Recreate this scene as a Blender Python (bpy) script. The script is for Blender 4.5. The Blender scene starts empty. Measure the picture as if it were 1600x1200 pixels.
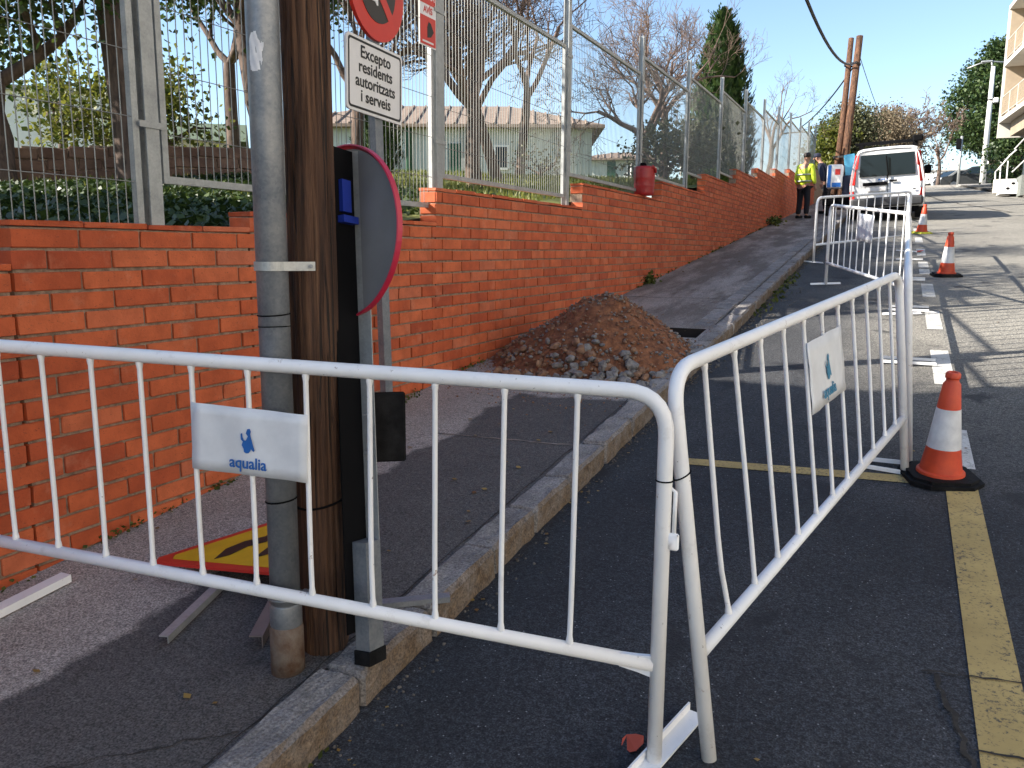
import bpy, math, random
from mathutils import Vector, Matrix, noise
R = math.radians
rnd = random.Random(7)
scene = bpy.context.scene
col = scene.collection

# ------------------------------------------------------------------ camera, sky, sun, exposure
CAM_F, CAM_P, CAM_A, CAM_ROLL, CAM_H = 1290.0, R(9.328), R(24.653), 0.0065, 1.6
Fw = Vector((-math.sin(CAM_A)*math.cos(CAM_P), math.cos(CAM_A)*math.cos(CAM_P), -math.sin(CAM_P)))
Rt = Vector((math.cos(CAM_A), math.sin(CAM_A), 0)); Up = Rt.cross(Fw)
Rt2 = math.cos(CAM_ROLL)*Rt + math.sin(CAM_ROLL)*Up; Up2 = math.cos(CAM_ROLL)*Up - math.sin(CAM_ROLL)*Rt
cam = bpy.data.cameras.new('camera'); cam.sensor_width = 36; cam.lens = CAM_F/1600*36
cam.clip_start = 0.05; cam.clip_end = 3000
camo = bpy.data.objects.new('camera', cam); col.objects.link(camo)
M3 = Matrix((Rt2, Up2, -Fw)).transposed()
camo.matrix_world = Matrix.Translation((0, 0, CAM_H)) @ M3.to_4x4()
scene.camera = camo

SUN_EL = R(31)
SUN_H = Vector((0.84, 0.54, 0)).normalized()          # horizontal direction the light travels
world = bpy.data.worlds.new('World'); scene.world = world; world.use_nodes = True
wn = world.node_tree
bg = wn.nodes['Background']; bg.inputs[1].default_value = 0.068
sky = wn.nodes.new('ShaderNodeTexSky'); sky.sky_type = 'NISHITA'; sky.sun_disc = False
sky.sun_elevation = SUN_EL; sky.sun_rotation = math.atan2(-SUN_H.x, -SUN_H.y) % (2*math.pi)
sky.air_density = 1.0; sky.dust_density = 0.3; sky.ozone_density = 2.0; sky.altitude = 100
wn.links.new(sky.outputs[0], bg.inputs[0])
sun = bpy.data.lights.new('sun', 'SUN'); sun.energy = 3.7; sun.angle = R(0.53); sun.color = (1, 0.93, 0.82)
suno = bpy.data.objects.new('sun', sun); col.objects.link(suno)
suno.rotation_euler = Vector((SUN_H.x*math.cos(SUN_EL), SUN_H.y*math.cos(SUN_EL), -math.sin(SUN_EL))).to_track_quat('-Z', 'Y').to_euler()
suno.location = (-30, -20, 30)
vs = scene.view_settings
vs.view_transform = 'Standard'; vs.look = 'None'; vs.gamma = 1; vs.use_curve_mapping = False
vs.exposure = 1.95

# ------------------------------------------------------------------ materials
MATS = {}
def nodes_of(name):
    m = bpy.data.materials.new(name); m.use_nodes = True
    nt = m.node_tree; b = nt.nodes['Principled BSDF']
    return m, nt, b
def N(nt, t, **kw):
    n = nt.nodes.new(t)
    for k, v in kw.items(): setattr(n, k, v)
    return n
def ramp(nt, fac, stops):
    r = N(nt, 'ShaderNodeValToRGB'); e = r.color_ramp.elements
    while len(e) < len(stops): e.new(0.5)
    for i, (p, c) in enumerate(stops): e[i].position = p; e[i].color = (*c, 1) if len(c) == 3 else c
    nt.links.new(fac, r.inputs[0]); return r.outputs[0]
def mixc(nt, fac, a, b, mode='MIX'):
    n = N(nt, 'ShaderNodeMix', data_type='RGBA', blend_type=mode)
    if isinstance(fac, (int, float)): n.inputs[0].default_value = fac
    else: nt.links.new(fac, n.inputs[0])
    for s, v in ((6, a), (7, b)):
        if isinstance(v, tuple): n.inputs[s].default_value = (*v, 1)
        else: nt.links.new(v, n.inputs[s])
    return n.outputs[2]
def noise_n(nt, vec, scale, detail=4, rough=0.6, dist=0):
    n = N(nt, 'ShaderNodeTexNoise'); n.inputs['Scale'].default_value = scale; n.inputs['Detail'].default_value = detail
    n.inputs['Roughness'].default_value = rough; n.inputs['Distortion'].default_value = dist
    nt.links.new(vec, n.inputs['Vector']); return n.outputs['Fac']
def pos(nt, scale=(1, 1, 1), obj=False):
    if obj:
        g = N(nt, 'ShaderNodeTexCoord').outputs['Object']
    else:
        g = N(nt, 'ShaderNodeNewGeometry').outputs['Position']
    mp = N(nt, 'ShaderNodeMapping'); mp.inputs['Scale'].default_value = scale
    nt.links.new(g, mp.inputs[0]); return mp.outputs[0]
def bump(nt, b, h, strength=0.3, dist=0.01):
    n = N(nt, 'ShaderNodeBump'); n.inputs['Strength'].default_value = strength; n.inputs['Distance'].default_value = dist
    nt.links.new(h, n.inputs['Height']); nt.links.new(n.outputs[0], b.inputs['Normal'])
def mmath(nt, op, a, b=None, clamp=False):
    n = N(nt, 'ShaderNodeMath', operation=op, use_clamp=clamp)
    for i, v in enumerate((a, b)):
        if v is None: continue
        if isinstance(v, (int, float)): n.inputs[i].default_value = v
        else: nt.links.new(v, n.inputs[i])
    return n.outputs[0]
def simple(name, c, rough=0.6, metal=0.0, c2=None, scale=8.0, bmp=0.0, bscale=None, obj=False, stretch=(1, 1, 1), lo=0.35, hi=0.65):
    if name in MATS: return MATS[name]
    m, nt, b = nodes_of(name)
    b.inputs['Roughness'].default_value = rough; b.inputs['Metallic'].default_value = metal
    v = pos(nt, stretch, obj)
    if c2 is None: c2 = tuple(x*0.8 for x in c)
    f = noise_n(nt, v, scale, 5)
    nt.links.new(ramp(nt, f, ((lo, c2), (hi, c))), b.inputs['Base Color'])
    if bmp: bump(nt, b, noise_n(nt, v, bscale or scale*4, 5), bmp)
    MATS[name] = m; return m

def m_brick(name='brick_clay', dark=1.0):
    if name in MATS: return MATS[name]
    m, nt, b = nodes_of(name); b.inputs['Roughness'].default_value = 0.75
    g = N(nt, 'ShaderNodeNewGeometry'); oi = N(nt, 'ShaderNodeObjectInfo')
    r = mmath(nt, 'FRACT', mmath(nt, 'ADD', g.outputs['Random Per Island'], oi.outputs['Random']))
    v = pos(nt)
    base = ramp(nt, r, ((0, (0.42, 0.070, 0.020)), (0.2, (0.49, 0.090, 0.025)), (0.55, (0.54, 0.105, 0.030)), (0.85, (0.60, 0.135, 0.043)), (1, (0.52, 0.135, 0.058))))
    blot = ramp(nt, noise_n(nt, v, 9, 4), ((0.36, (0.78, 0.74, 0.70)), (0.64, (1.06, 1.07, 1.10))))
    c = mixc(nt, 1.0, base, blot, 'MULTIPLY')
    # pale bloom of salts and dark firing flecks
    bloom = ramp(nt, noise_n(nt, v, 5, 6, 0.7), ((0.56, (0, 0, 0)), (0.75, (0.55, 0.55, 0.55))))
    c = mixc(nt, bloom, c, (0.60, 0.24, 0.14))
    fl = ramp(nt, noise_n(nt, pos(nt, (1, 1, 2.2)), 75, 3, 0.5, 1.2), ((0.30, (1, 1, 1)), (0.36, (0, 0, 0))))
    c = mixc(nt, mmath(nt, 'MULTIPLY', fl, 0.75), c, (0.16, 0.04, 0.02))
    nt.links.new(c, b.inputs['Base Color'])
    bump(nt, b, noise_n(nt, v, 90, 4), 0.35, 0.004)
    MATS[name] = m; return m

def m_asphalt():
    m, nt, b = nodes_of('asphalt'); v = pos(nt)
    big = noise_n(nt, v, 0.55, 5, 0.65)
    c = ramp(nt, big, ((0.36, (0.013, 0.015, 0.020)), (0.52, (0.028, 0.030, 0.036)), (0.68, (0.048, 0.049, 0.053))))
    # worn wheel lane, also painted paler for the sunlit road up the street
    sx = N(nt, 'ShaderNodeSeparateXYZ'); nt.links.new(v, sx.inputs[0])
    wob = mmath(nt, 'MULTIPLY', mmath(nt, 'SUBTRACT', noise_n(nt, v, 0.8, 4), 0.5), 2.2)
    worn_sunlit = mmath(nt, 'ADD', mmath(nt, 'MULTIPLY', mmath(nt, 'ADD', sx.outputs[1], wob), 0.22), -0.92, True)
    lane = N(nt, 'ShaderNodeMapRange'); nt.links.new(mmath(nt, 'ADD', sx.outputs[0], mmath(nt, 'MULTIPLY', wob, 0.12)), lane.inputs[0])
    lane.inputs[1].default_value = -0.55; lane.inputs[2].default_value = 0.15; lane.inputs[3].default_value = 0.12; lane.inputs[4].default_value = 1  # kerb side stays dark: its shade is painted into the colour
    worn_sunlit = mmath(nt, 'MULTIPLY', worn_sunlit, lane.outputs[0])
    c = mixc(nt, worn_sunlit, c, ramp(nt, big, ((0.3, (0.14, 0.132, 0.118)), (0.7, (0.225, 0.212, 0.188)))))
    # oily strip along the gutter
    gut = N(nt, 'ShaderNodeMapRange'); nt.links.new(mmath(nt, 'ADD', sx.outputs[0], mmath(nt, 'MULTIPLY', wob, 0.14)), gut.inputs[0])
    gut.inputs[1].default_value = -1.28; gut.inputs[2].default_value = -0.75; gut.inputs[3].default_value = 0.8; gut.inputs[4].default_value = 0
    c = mixc(nt, mmath(nt, 'MULTIPLY', gut.outputs[0], ramp(nt, noise_n(nt, pos(nt, (2.2, 0.7, 1)), 1.6, 4), ((0.4, (0, 0, 0)), (0.6, (1, 1, 1))))), c, (0.018, 0.019, 0.023))
    # aggregate
    fine = noise_n(nt, v, 170, 2, 0.6)
    c = mixc(nt, 1.0, c, ramp(nt, fine, ((0.34, (0.30, 0.30, 0.31)), (0.5, (1, 1, 1)), (0.66, (2.1, 2.1, 2.05)))), 'MULTIPLY')
    c = mixc(nt, 1.0, c, ramp(nt, noise_n(nt, v, 60, 3, 0.7), ((0.36, (0.45, 0.45, 0.46)), (0.64, (1.6, 1.6, 1.57)))), 'MULTIPLY')
    vo = N(nt, 'ShaderNodeTexVoronoi'); vo.inputs['Scale'].default_value = 48; nt.links.new(v, vo.inputs['Vector'])
    sp = ramp(nt, vo.outputs['Distance'], ((0.10, (1, 1, 1)), (0.16, (0, 0, 0))))
    wn_ = N(nt, 'ShaderNodeTexWhiteNoise'); nt.links.new(vo.outputs['Position'], wn_.inputs[0])
    sp = mmath(nt, 'MULTIPLY', sp, mmath(nt, 'GREATER_THAN', wn_.outputs[0], 0.80))
    c = mixc(nt, sp, c, (0.26, 0.265, 0.27))
    oil = ramp(nt, noise_n(nt, v, 2.3, 3, 0.5, 0.4), ((0.62, (0, 0, 0)), (0.70, (0.75, 0.75, 0.75))))
    c = mixc(nt, oil, c, (0.011, 0.012, 0.016))
    nt.links.new(c, b.inputs['Base Color']); b.inputs['Roughness'].default_value = 0.85
    bump(nt, b, noise_n(nt, v, 120, 3, 0.65), 0.7, 0.008)
    return m

def m_sidewalk():
    m, nt, b = nodes_of('sidewalk_surface'); v = pos(nt)
    sx = N(nt, 'ShaderNodeSeparateXYZ'); nt.links.new(v, sx.inputs[0])
    big = noise_n(nt, v, 0.9, 5, 0.65)
    conc = ramp(nt, big, ((0.3, (0.25, 0.217, 0.19)), (0.7, (0.365, 0.322, 0.285))))
    tar = ramp(nt, big, ((0.3, (0.066, 0.059, 0.055)), (0.7, (0.104, 0.094, 0.087))))
    # a later tarmac strip next to the kerb, its edge meandering, ending near y = 5.2
    wob = mmath(nt, 'MULTIPLY', mmath(nt, 'SUBTRACT', noise_n(nt, v, 1.3, 9, 0.6), 0.5), 0.55)
    e1 = mmath(nt, 'MULTIPLY', mmath(nt, 'ADD', mmath(nt, 'ADD', sx.outputs[0], 2.36), wob), 25, True)
    e2 = mmath(nt, 'MULTIPLY', mmath(nt, 'ADD', mmath(nt, 'SUBTRACT', 5.25, sx.outputs[1]), mmath(nt, 'MULTIPLY', wob, 1.6)), 20, True)
    c = mixc(nt, mmath(nt, 'MULTIPLY', e1, e2), conc, tar)
    # muddy band by the dig and up the slope
    mudf = N(nt, 'ShaderNodeMapRange'); nt.links.new(sx.outputs[1], mudf.inputs[0]); mudf.inputs[1].default_value = 5.2; mudf.inputs[2].default_value = 9
    mud = mmath(nt, 'MULTIPLY', mudf.outputs[0], ramp(nt, noise_n(nt, pos(nt, (1.6, 0.35, 1)), 1.7, 5, 0.7), ((0.40, (0, 0, 0)), (0.56, (0.8, 0.8, 0.8)))))
    c = mixc(nt, mud, c, (0.105, 0.082, 0.065))
    fine = noise_n(nt, v, 150, 2, 0.6)
    c = mixc(nt, 1.0, c, ramp(nt, fine, ((0.35, (0.45, 0.45, 0.45)), (0.5, (1, 1, 1)), (0.66, (1.6, 1.6, 1.6)))), 'MULTIPLY')
    c = mixc(nt, 1.0, c, ramp(nt, noise_n(nt, v, 55, 3, 0.7), ((0.35, (0.74, 0.74, 0.74)), (0.65, (1.24, 1.24, 1.24)))), 'MULTIPLY')
    st = ramp(nt, noise_n(nt, v, 7, 4, 0.7), ((0.60, (1, 1, 1)), (0.74, (0.62, 0.6, 0.58))))
    c = mixc(nt, 1.0, c, st, 'MULTIPLY')
    nt.links.new(c, b.inputs['Base Color']); b.inputs['Roughness'].default_value = 0.9
    bump(nt, b, noise_n(nt, v, 110, 3), 0.5, 0.006)
    return m

def m_paint(name, c, wear=0.52, base=(0.07, 0.07, 0.07)):
    if name in MATS: return MATS[name]
    m, nt, b = nodes_of(name); v = pos(nt)
    w = mmath(nt, 'MULTIPLY', noise_n(nt, v, 60, 4, 0.75), 1.0)
    w = mmath(nt, 'ADD', mmath(nt, 'MULTIPLY', w, 0.75), mmath(nt, 'MULTIPLY', noise_n(nt, v, 5, 4), 0.25))
    f = ramp(nt, w, ((wear-0.09, (1, 1, 1)), (wear+0.02, (0, 0, 0))))
    cc = mixc(nt, 1.0, c, ramp(nt, noise_n(nt, v, 3, 4), ((0.35, (0.75, 0.74, 0.72)), (0.65, (1, 1, 1)))), 'MULTIPLY')
    nt.links.new(mixc(nt, f, cc, base), b.inputs['Base Color'])
    b.inputs['Roughness'].default_value = 0.8; bump(nt, b, noise_n(nt, v, 120, 3), 0.4, 0.005)
    MATS[name] = m; return m

def m_white_barrier():
    m, nt, b = nodes_of('white_barrier_paint'); v = pos(nt)
    c = ramp(nt, noise_n(nt, v, 6, 4), ((0.35, (0.80, 0.80, 0.80)), (0.65, (0.87, 0.87, 0.87))))
    ch = ramp(nt, noise_n(nt, v, 55, 5, 0.7), ((0.665, (0, 0, 0)), (0.70, (1, 1, 1))))
    c = mixc(nt, mmath(nt, 'MULTIPLY', ch, 0.75), c, (0.16, 0.13, 0.12))
    gr = ramp(nt, noise_n(nt, v, 14, 5, 0.7), ((0.58, (0, 0, 0)), (0.80, (0.5, 0.5, 0.5))))
    c = mixc(nt, gr, c, (0.42, 0.40, 0.38))
    rs = ramp(nt, noise_n(nt, v, 11, 6, 0.75), ((0.655, (0, 0, 0)), (0.70, (0.8, 0.8, 0.8))))
    c = mixc(nt, rs, c, (0.20, 0.085, 0.04))
    nt.links.new(c, b.inputs['Base Color']); b.inputs['Roughness'].default_value = 0.42
    b.inputs['Coat Weight'].default_value = 0.15
    return m

def m_galv(name, c1=(0.30, 0.32, 0.34), c2=(0.46, 0.48, 0.50), rough=0.5):
    if name in MATS: return MATS[name]
    m, nt, b = nodes_of(name); v = pos(nt)
    vo = N(nt, 'ShaderNodeTexVoronoi'); vo.inputs['Scale'].default_value = 130; nt.links.new(v, vo.inputs['Vector'])
    f = mmath(nt, 'ADD', mmath(nt, 'MULTIPLY', vo.outputs['Color'], 0.14), mmath(nt, 'MULTIPLY', noise_n(nt, v, 9, 6, 0.75), 0.86))
    nt.links.new(ramp(nt, f, ((0.3, c1), (0.65, c2))), b.inputs['Base Color'])
    b.inputs['Metallic'].default_value = 0.55; b.inputs['Roughness'].default_value = rough
    bump(nt, b, noise_n(nt, v, 60, 4), 0.12, 0.003)
    MATS[name] = m; return m

def m_wood_pole(name, tint=1.0):
    m, nt, b = nodes_of(name)
    v = pos(nt, (38, 38, 1.5)); v2 = pos(nt, (9, 9, 0.7))
    gr = noise_n(nt, v, 1.0, 6, 0.65, 0.6)
    c = ramp(nt, gr, ((0.30, (0.014, 0.007, 0.004)), (0.45, (0.066*tint, 0.031*tint, 0.016*tint)), (0.60, (0.13*tint, 0.066*tint, 0.034*tint)), (0.75, (0.20*tint, 0.115*tint, 0.065*tint))))
    st = ramp(nt, noise_n(nt, v2, 1.0, 5, 0.7), ((0.35, (0.55, 0.48, 0.45)), (0.65, (1.1, 1.05, 1.0))))
    c = mixc(nt, 1.0, c, st, 'MULTIPLY')
    ck = ramp(nt, noise_n(nt, pos(nt, (62, 62, 2.0)), 1.0, 4, 0.55, 0.9), ((0.36, (1, 1, 1)), (0.43, (0, 0, 0))))
    c = mixc(nt, mmath(nt, 'MULTIPLY', ck, 0.92), c, (0.010, 0.006, 0.004))
    nt.links.new(c, b.inputs['Base Color']); b.inputs['Roughness'].default_value = 0.85
    bump(nt, b, mmath(nt, 'SUBTRACT', gr, mmath(nt, 'MULTIPLY', ck, 0.6)), 1.0, 0.016); return m

def m_leaf(name, c1, c2, trans=0.35, spec=0.4):
    m, nt, b = nodes_of(name)
    g = N(nt, 'ShaderNodeNewGeometry')
    c = ramp(nt, g.outputs['Random Per Island'], ((0.0, c1), (1.0, c2)))
    nt.links.new(c, b.inputs['Base Color']); b.inputs['Roughness'].default_value = 0.5
    b.inputs['Specular IOR Level'].default_value = spec
    tr = N(nt, 'ShaderNodeBsdfTranslucent'); nt.links.new(c, tr.inputs[0])
    mx = N(nt, 'ShaderNodeMixShader'); mx.inputs[0].default_value = trans
    nt.links.new(b.outputs[0], mx.inputs[1]); nt.links.new(tr.outputs[0], mx.inputs[2])
    nt.links.new(mx.outputs[0], nt.nodes['Material Output'].inputs[0]); return m

def glass_dark(name='dark_glass', c=(0.012, 0.020, 0.026)):
    if name in MATS: return MATS[name]
    m, nt, b = nodes_of(name); b.inputs['Base Color'].default_value = (*c, 1); b.inputs['Roughness'].default_value = 0.06
    b.inputs['Specular IOR Level'].default_value = 0.14; MATS[name] = m; return m

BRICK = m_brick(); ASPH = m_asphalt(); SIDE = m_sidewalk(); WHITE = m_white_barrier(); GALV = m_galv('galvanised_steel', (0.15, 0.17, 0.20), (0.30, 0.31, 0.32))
GALVL = m_galv('fence_steel', (0.29, 0.30, 0.30), (0.46, 0.47, 0.46), 0.48)
WIRE = simple('wire_zinc', (0.27, 0.275, 0.26), 0.5, 0.5)
MORTAR = simple('mortar', (0.36, 0.26, 0.19), 0.95, c2=(0.18, 0.125, 0.09), scale=25, bmp=0.5)
KERB = simple('kerb_stone', (0.30, 0.275, 0.255), 0.9, c2=(0.17, 0.145, 0.125), scale=7, bmp=0.7, bscale=70, lo=0.3, hi=0.62)
def m_kerb():
    m, nt, b = nodes_of('kerb_worn'); v = pos(nt); g = N(nt, 'ShaderNodeNewGeometry'); oi = N(nt, 'ShaderNodeObjectInfo')
    c = ramp(nt, noise_n(nt, v, 6, 5, 0.7), ((0.3, (0.17, 0.155, 0.145)), (0.7, (0.33, 0.31, 0.295))))
    c = mixc(nt, 1.0, c, ramp(nt, oi.outputs['Random'], ((0, (0.82, 0.82, 0.82)), (1, (1.12, 1.1, 1.08)))), 'MULTIPLY')
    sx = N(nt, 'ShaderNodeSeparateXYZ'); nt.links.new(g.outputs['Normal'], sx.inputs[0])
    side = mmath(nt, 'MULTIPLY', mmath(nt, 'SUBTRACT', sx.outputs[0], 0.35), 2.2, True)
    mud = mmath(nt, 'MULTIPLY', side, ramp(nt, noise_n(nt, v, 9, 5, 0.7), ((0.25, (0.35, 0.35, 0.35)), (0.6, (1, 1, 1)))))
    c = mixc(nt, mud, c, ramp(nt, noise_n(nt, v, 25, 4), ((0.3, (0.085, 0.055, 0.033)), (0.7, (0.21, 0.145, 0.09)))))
    c = mixc(nt, 1.0, c, ramp(nt, noise_n(nt, v, 110, 3, 0.7), ((0.34, (0.5, 0.5, 0.5)), (0.66, (1.45, 1.45, 1.45)))), 'MULTIPLY')
    nt.links.new(c, b.inputs['Base Color']); b.inputs['Roughness'].default_value = 0.92
    bump(nt, b, noise_n(nt, v, 80, 4, 0.7), 0.8, 0.008); return m
KERBM = m_kerb()
POLEW = m_wood_pole('creosoted_pole'); POLEW2 = m_wood_pole('far_pole_wood', 1.5)
BLACK = simple('black_rubber', (0.006, 0.006, 0.0065), 0.7, c2=(0.016, 0.016, 0.017), scale=20, bmp=0.2)
BLACKM = simple('black_metal', (0.004, 0.004, 0.005), 0.85)
for m_ in (BLACK, BLACKM): m_.node_tree.nodes['Principled BSDF'].inputs['Specular IOR Level'].default_value = 0.12
YELL = m_paint('yellow_road_paint', (0.51, 0.365, 0.135), 0.455, (0.05, 0.05, 0.05))
WHTP = m_paint('white_road_paint', (0.62, 0.61, 0.58), 0.47, (0.17, 0.165, 0.15))
SIGNW = simple('sign_white', (0.78, 0.76, 0.74), 0.45, c2=(0.70, 0.68, 0.66), scale=5)
SIGNR = simple('sign_red', (0.62, 0.035, 0.022), 0.4, c2=(0.55, 0.03, 0.02), scale=5)
SIGNK = simple('sign_black', (0.014, 0.013, 0.012), 0.5)
SIGNY = simple('sign_yellow', (0.72, 0.42, 0.012), 0.45, c2=(0.60, 0.34, 0.012), scale=9)
PRINTB = simple('print_blue', (0.012, 0.13, 0.46), 0.5)
PRINTT = simple('print_teal', (0.03, 0.22, 0.38), 0.5)
BACKG = simple('sign_back_grey', (0.22, 0.215, 0.215), 0.45, 0.0, c2=(0.17, 0.165, 0.165), scale=3)
CONE_O = simple('cone_orange', (0.66, 0.075, 0.022), 0.5, c2=(0.52, 0.055, 0.02), scale=14)
CONE_W = simple('cone_reflective', (0.72, 0.72, 0.72), 0.45, c2=(0.55, 0.55, 0.56), scale=12)
REDP = simple('red_plastic', (0.40, 0.022, 0.020), 0.42, c2=(0.30, 0.016, 0.015), scale=10)
SOIL = simple('soil', (0.29, 0.115, 0.050), 0.95, c2=(0.11, 0.038, 0.016), scale=14, bmp=0.9, bscale=60)
STONE = simple('rubble_stone', (0.27, 0.25, 0.235), 0.9, c2=(0.13, 0.115, 0.10), scale=20, bmp=0.4)
STONEB = simple('rubble_brown', (0.30, 0.17, 0.10), 0.9, c2=(0.16, 0.08, 0.045), scale=20, bmp=0.4)
BARK = simple('bark', (0.15, 0.105, 0.082), 0.95, c2=(0.05, 0.034, 0.026), scale=14, bmp=0.9, bscale=30, stretch=(1, 1, 0.25))
BARKD = simple('bark_dark', (0.13, 0.088, 0.068), 0.95, c2=(0.045, 0.030, 0.024), scale=12, bmp=0.9, bscale=30, stretch=(1, 1, 0.25))
TWIG = simple('twig_bark', (0.20, 0.135, 0.105), 0.9, c2=(0.11, 0.072, 0.056), scale=6)
LEAF_D = m_leaf('leaf_evergreen', (0.016, 0.038, 0.010), (0.075, 0.105, 0.022))
LEAF_Y = m_leaf('leaf_sunny', (0.045, 0.075, 0.015), (0.20, 0.20, 0.035), 0.45)
LEAF_C = m_leaf('leaf_cypress', (0.012, 0.032, 0.010), (0.045, 0.075, 0.018), 0.15, 0.2)
LEAF_O = m_leaf('leaf_olive', (0.06, 0.07, 0.035), (0.15, 0.15, 0.075), 0.25)
LEAF_P = m_leaf('leaf_pine', (0.018, 0.045, 0.016), (0.070, 0.105, 0.028), 0.2)
LEAF_B = m_leaf('leaf_brownish', (0.15, 0.12, 0.08), (0.30, 0.24, 0.16), 0.3, 0.2)
LEAF_G = m_leaf('grass_blade', (0.07, 0.10, 0.018), (0.24, 0.24, 0.055), 0.4)
IVY = m_leaf('ivy_leaf', (0.012, 0.028, 0.008), (0.055, 0.085, 0.018), 0.2)
DRY = m_leaf('dry_leaf', (0.13, 0.055, 0.02), (0.36, 0.24, 0.07), 0.2, 0.2)
GRASS = simple('lawn', (0.16, 0.17, 0.035), 0.95, c2=(0.085, 0.10, 0.022), scale=3, bmp=0.5, bscale=40)
EARTH = simple('garden_soil', (0.055, 0.042, 0.028), 0.95, c2=(0.03, 0.025, 0.016), scale=4, bmp=0.6)
VANW = simple('van_white', (0.80, 0.80, 0.80), 0.25, c2=(0.74, 0.74, 0.74), scale=2)
TAILR = simple('tail_red', (0.50, 0.02, 0.015), 0.2); CLEAR = simple('clear_lens', (0.55, 0.56, 0.58), 0.2)
TYRE = simple('tyre', (0.018, 0.018, 0.018), 0.8); RIM = simple('rim', (0.42, 0.42, 0.43), 0.35, 0.7)
GLASS = glass_dark()
WALLH = simple('house_cladding', (0.50, 0.53, 0.49), 0.7, c2=(0.40, 0.43, 0.40), scale=2)
ROOFT = simple('roof_tile', (0.27, 0.20, 0.15), 0.85, c2=(0.18, 0.13, 0.10), scale=6)
GREENP = simple('green_pipe', (0.012, 0.07, 0.03), 0.5)
PLASTER = simple('plaster_cream', (0.72, 0.66, 0.57), 0.85, c2=(0.66, 0.60, 0.51), scale=2)
PLASTW = simple('plaster_white', (0.76, 0.75, 0.72), 0.85, c2=(0.68, 0.67, 0.64), scale=2)
BEIGE = simple('balcony_beige', (0.34, 0.27, 0.195), 0.8, c2=(0.29, 0.23, 0.165), scale=2)
CONCR = simple('concrete', (0.36, 0.34, 0.31), 0.9, c2=(0.27, 0.25, 0.23), scale=5, bmp=0.3)
HIVIS = simple('hi_vis_yellow', (0.58, 0.72, 0.04), 0.7, c2=(0.48, 0.62, 0.03), scale=8)
REFL = simple('reflective_band', (0.55, 0.56, 0.55), 0.35)
TROUS = simple('black_trousers', (0.012, 0.012, 0.016), 0.85); NAVY = simple('navy_cloth', (0.012, 0.016, 0.04), 0.85)
SKIN = simple('skin', (0.42, 0.22, 0.15), 0.6); HAIR = simple('dark_hair', (0.03, 0.02, 0.016), 0.7)
CYAN = simple('cyan_panel', (0.14, 0.50, 0.68), 0.3, c2=(0.10, 0.42, 0.60), scale=3)
CABLE = simple('cable_black', (0.015, 0.015, 0.016), 0.6)
MOSS = m_leaf('moss_weed', (0.05, 0.07, 0.015), (0.14, 0.15, 0.035), 0.3, 0.2)
STRAP = simple('blue_strap', (0.012, 0.035, 0.30), 0.5)
RUST = simple('rusty_sleeve', (0.20, 0.16, 0.13), 0.8, 0.2, c2=(0.10, 0.045, 0.022), scale=16, bmp=0.4)
PAPER = simple('torn_paper', (0.72, 0.72, 0.72), 0.8, c2=(0.60, 0.60, 0.62), scale=30)
TERR = simple('terrace_stone', (0.20, 0.12, 0.085), 0.9, c2=(0.10, 0.055, 0.04), scale=4, bmp=0.6, bscale=12)
CARW = simple('car_silver', (0.62, 0.63, 0.64), 0.2, 0.3); CARD = simple('car_grey', (0.05, 0.053, 0.055), 0.25, 0.3)

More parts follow.
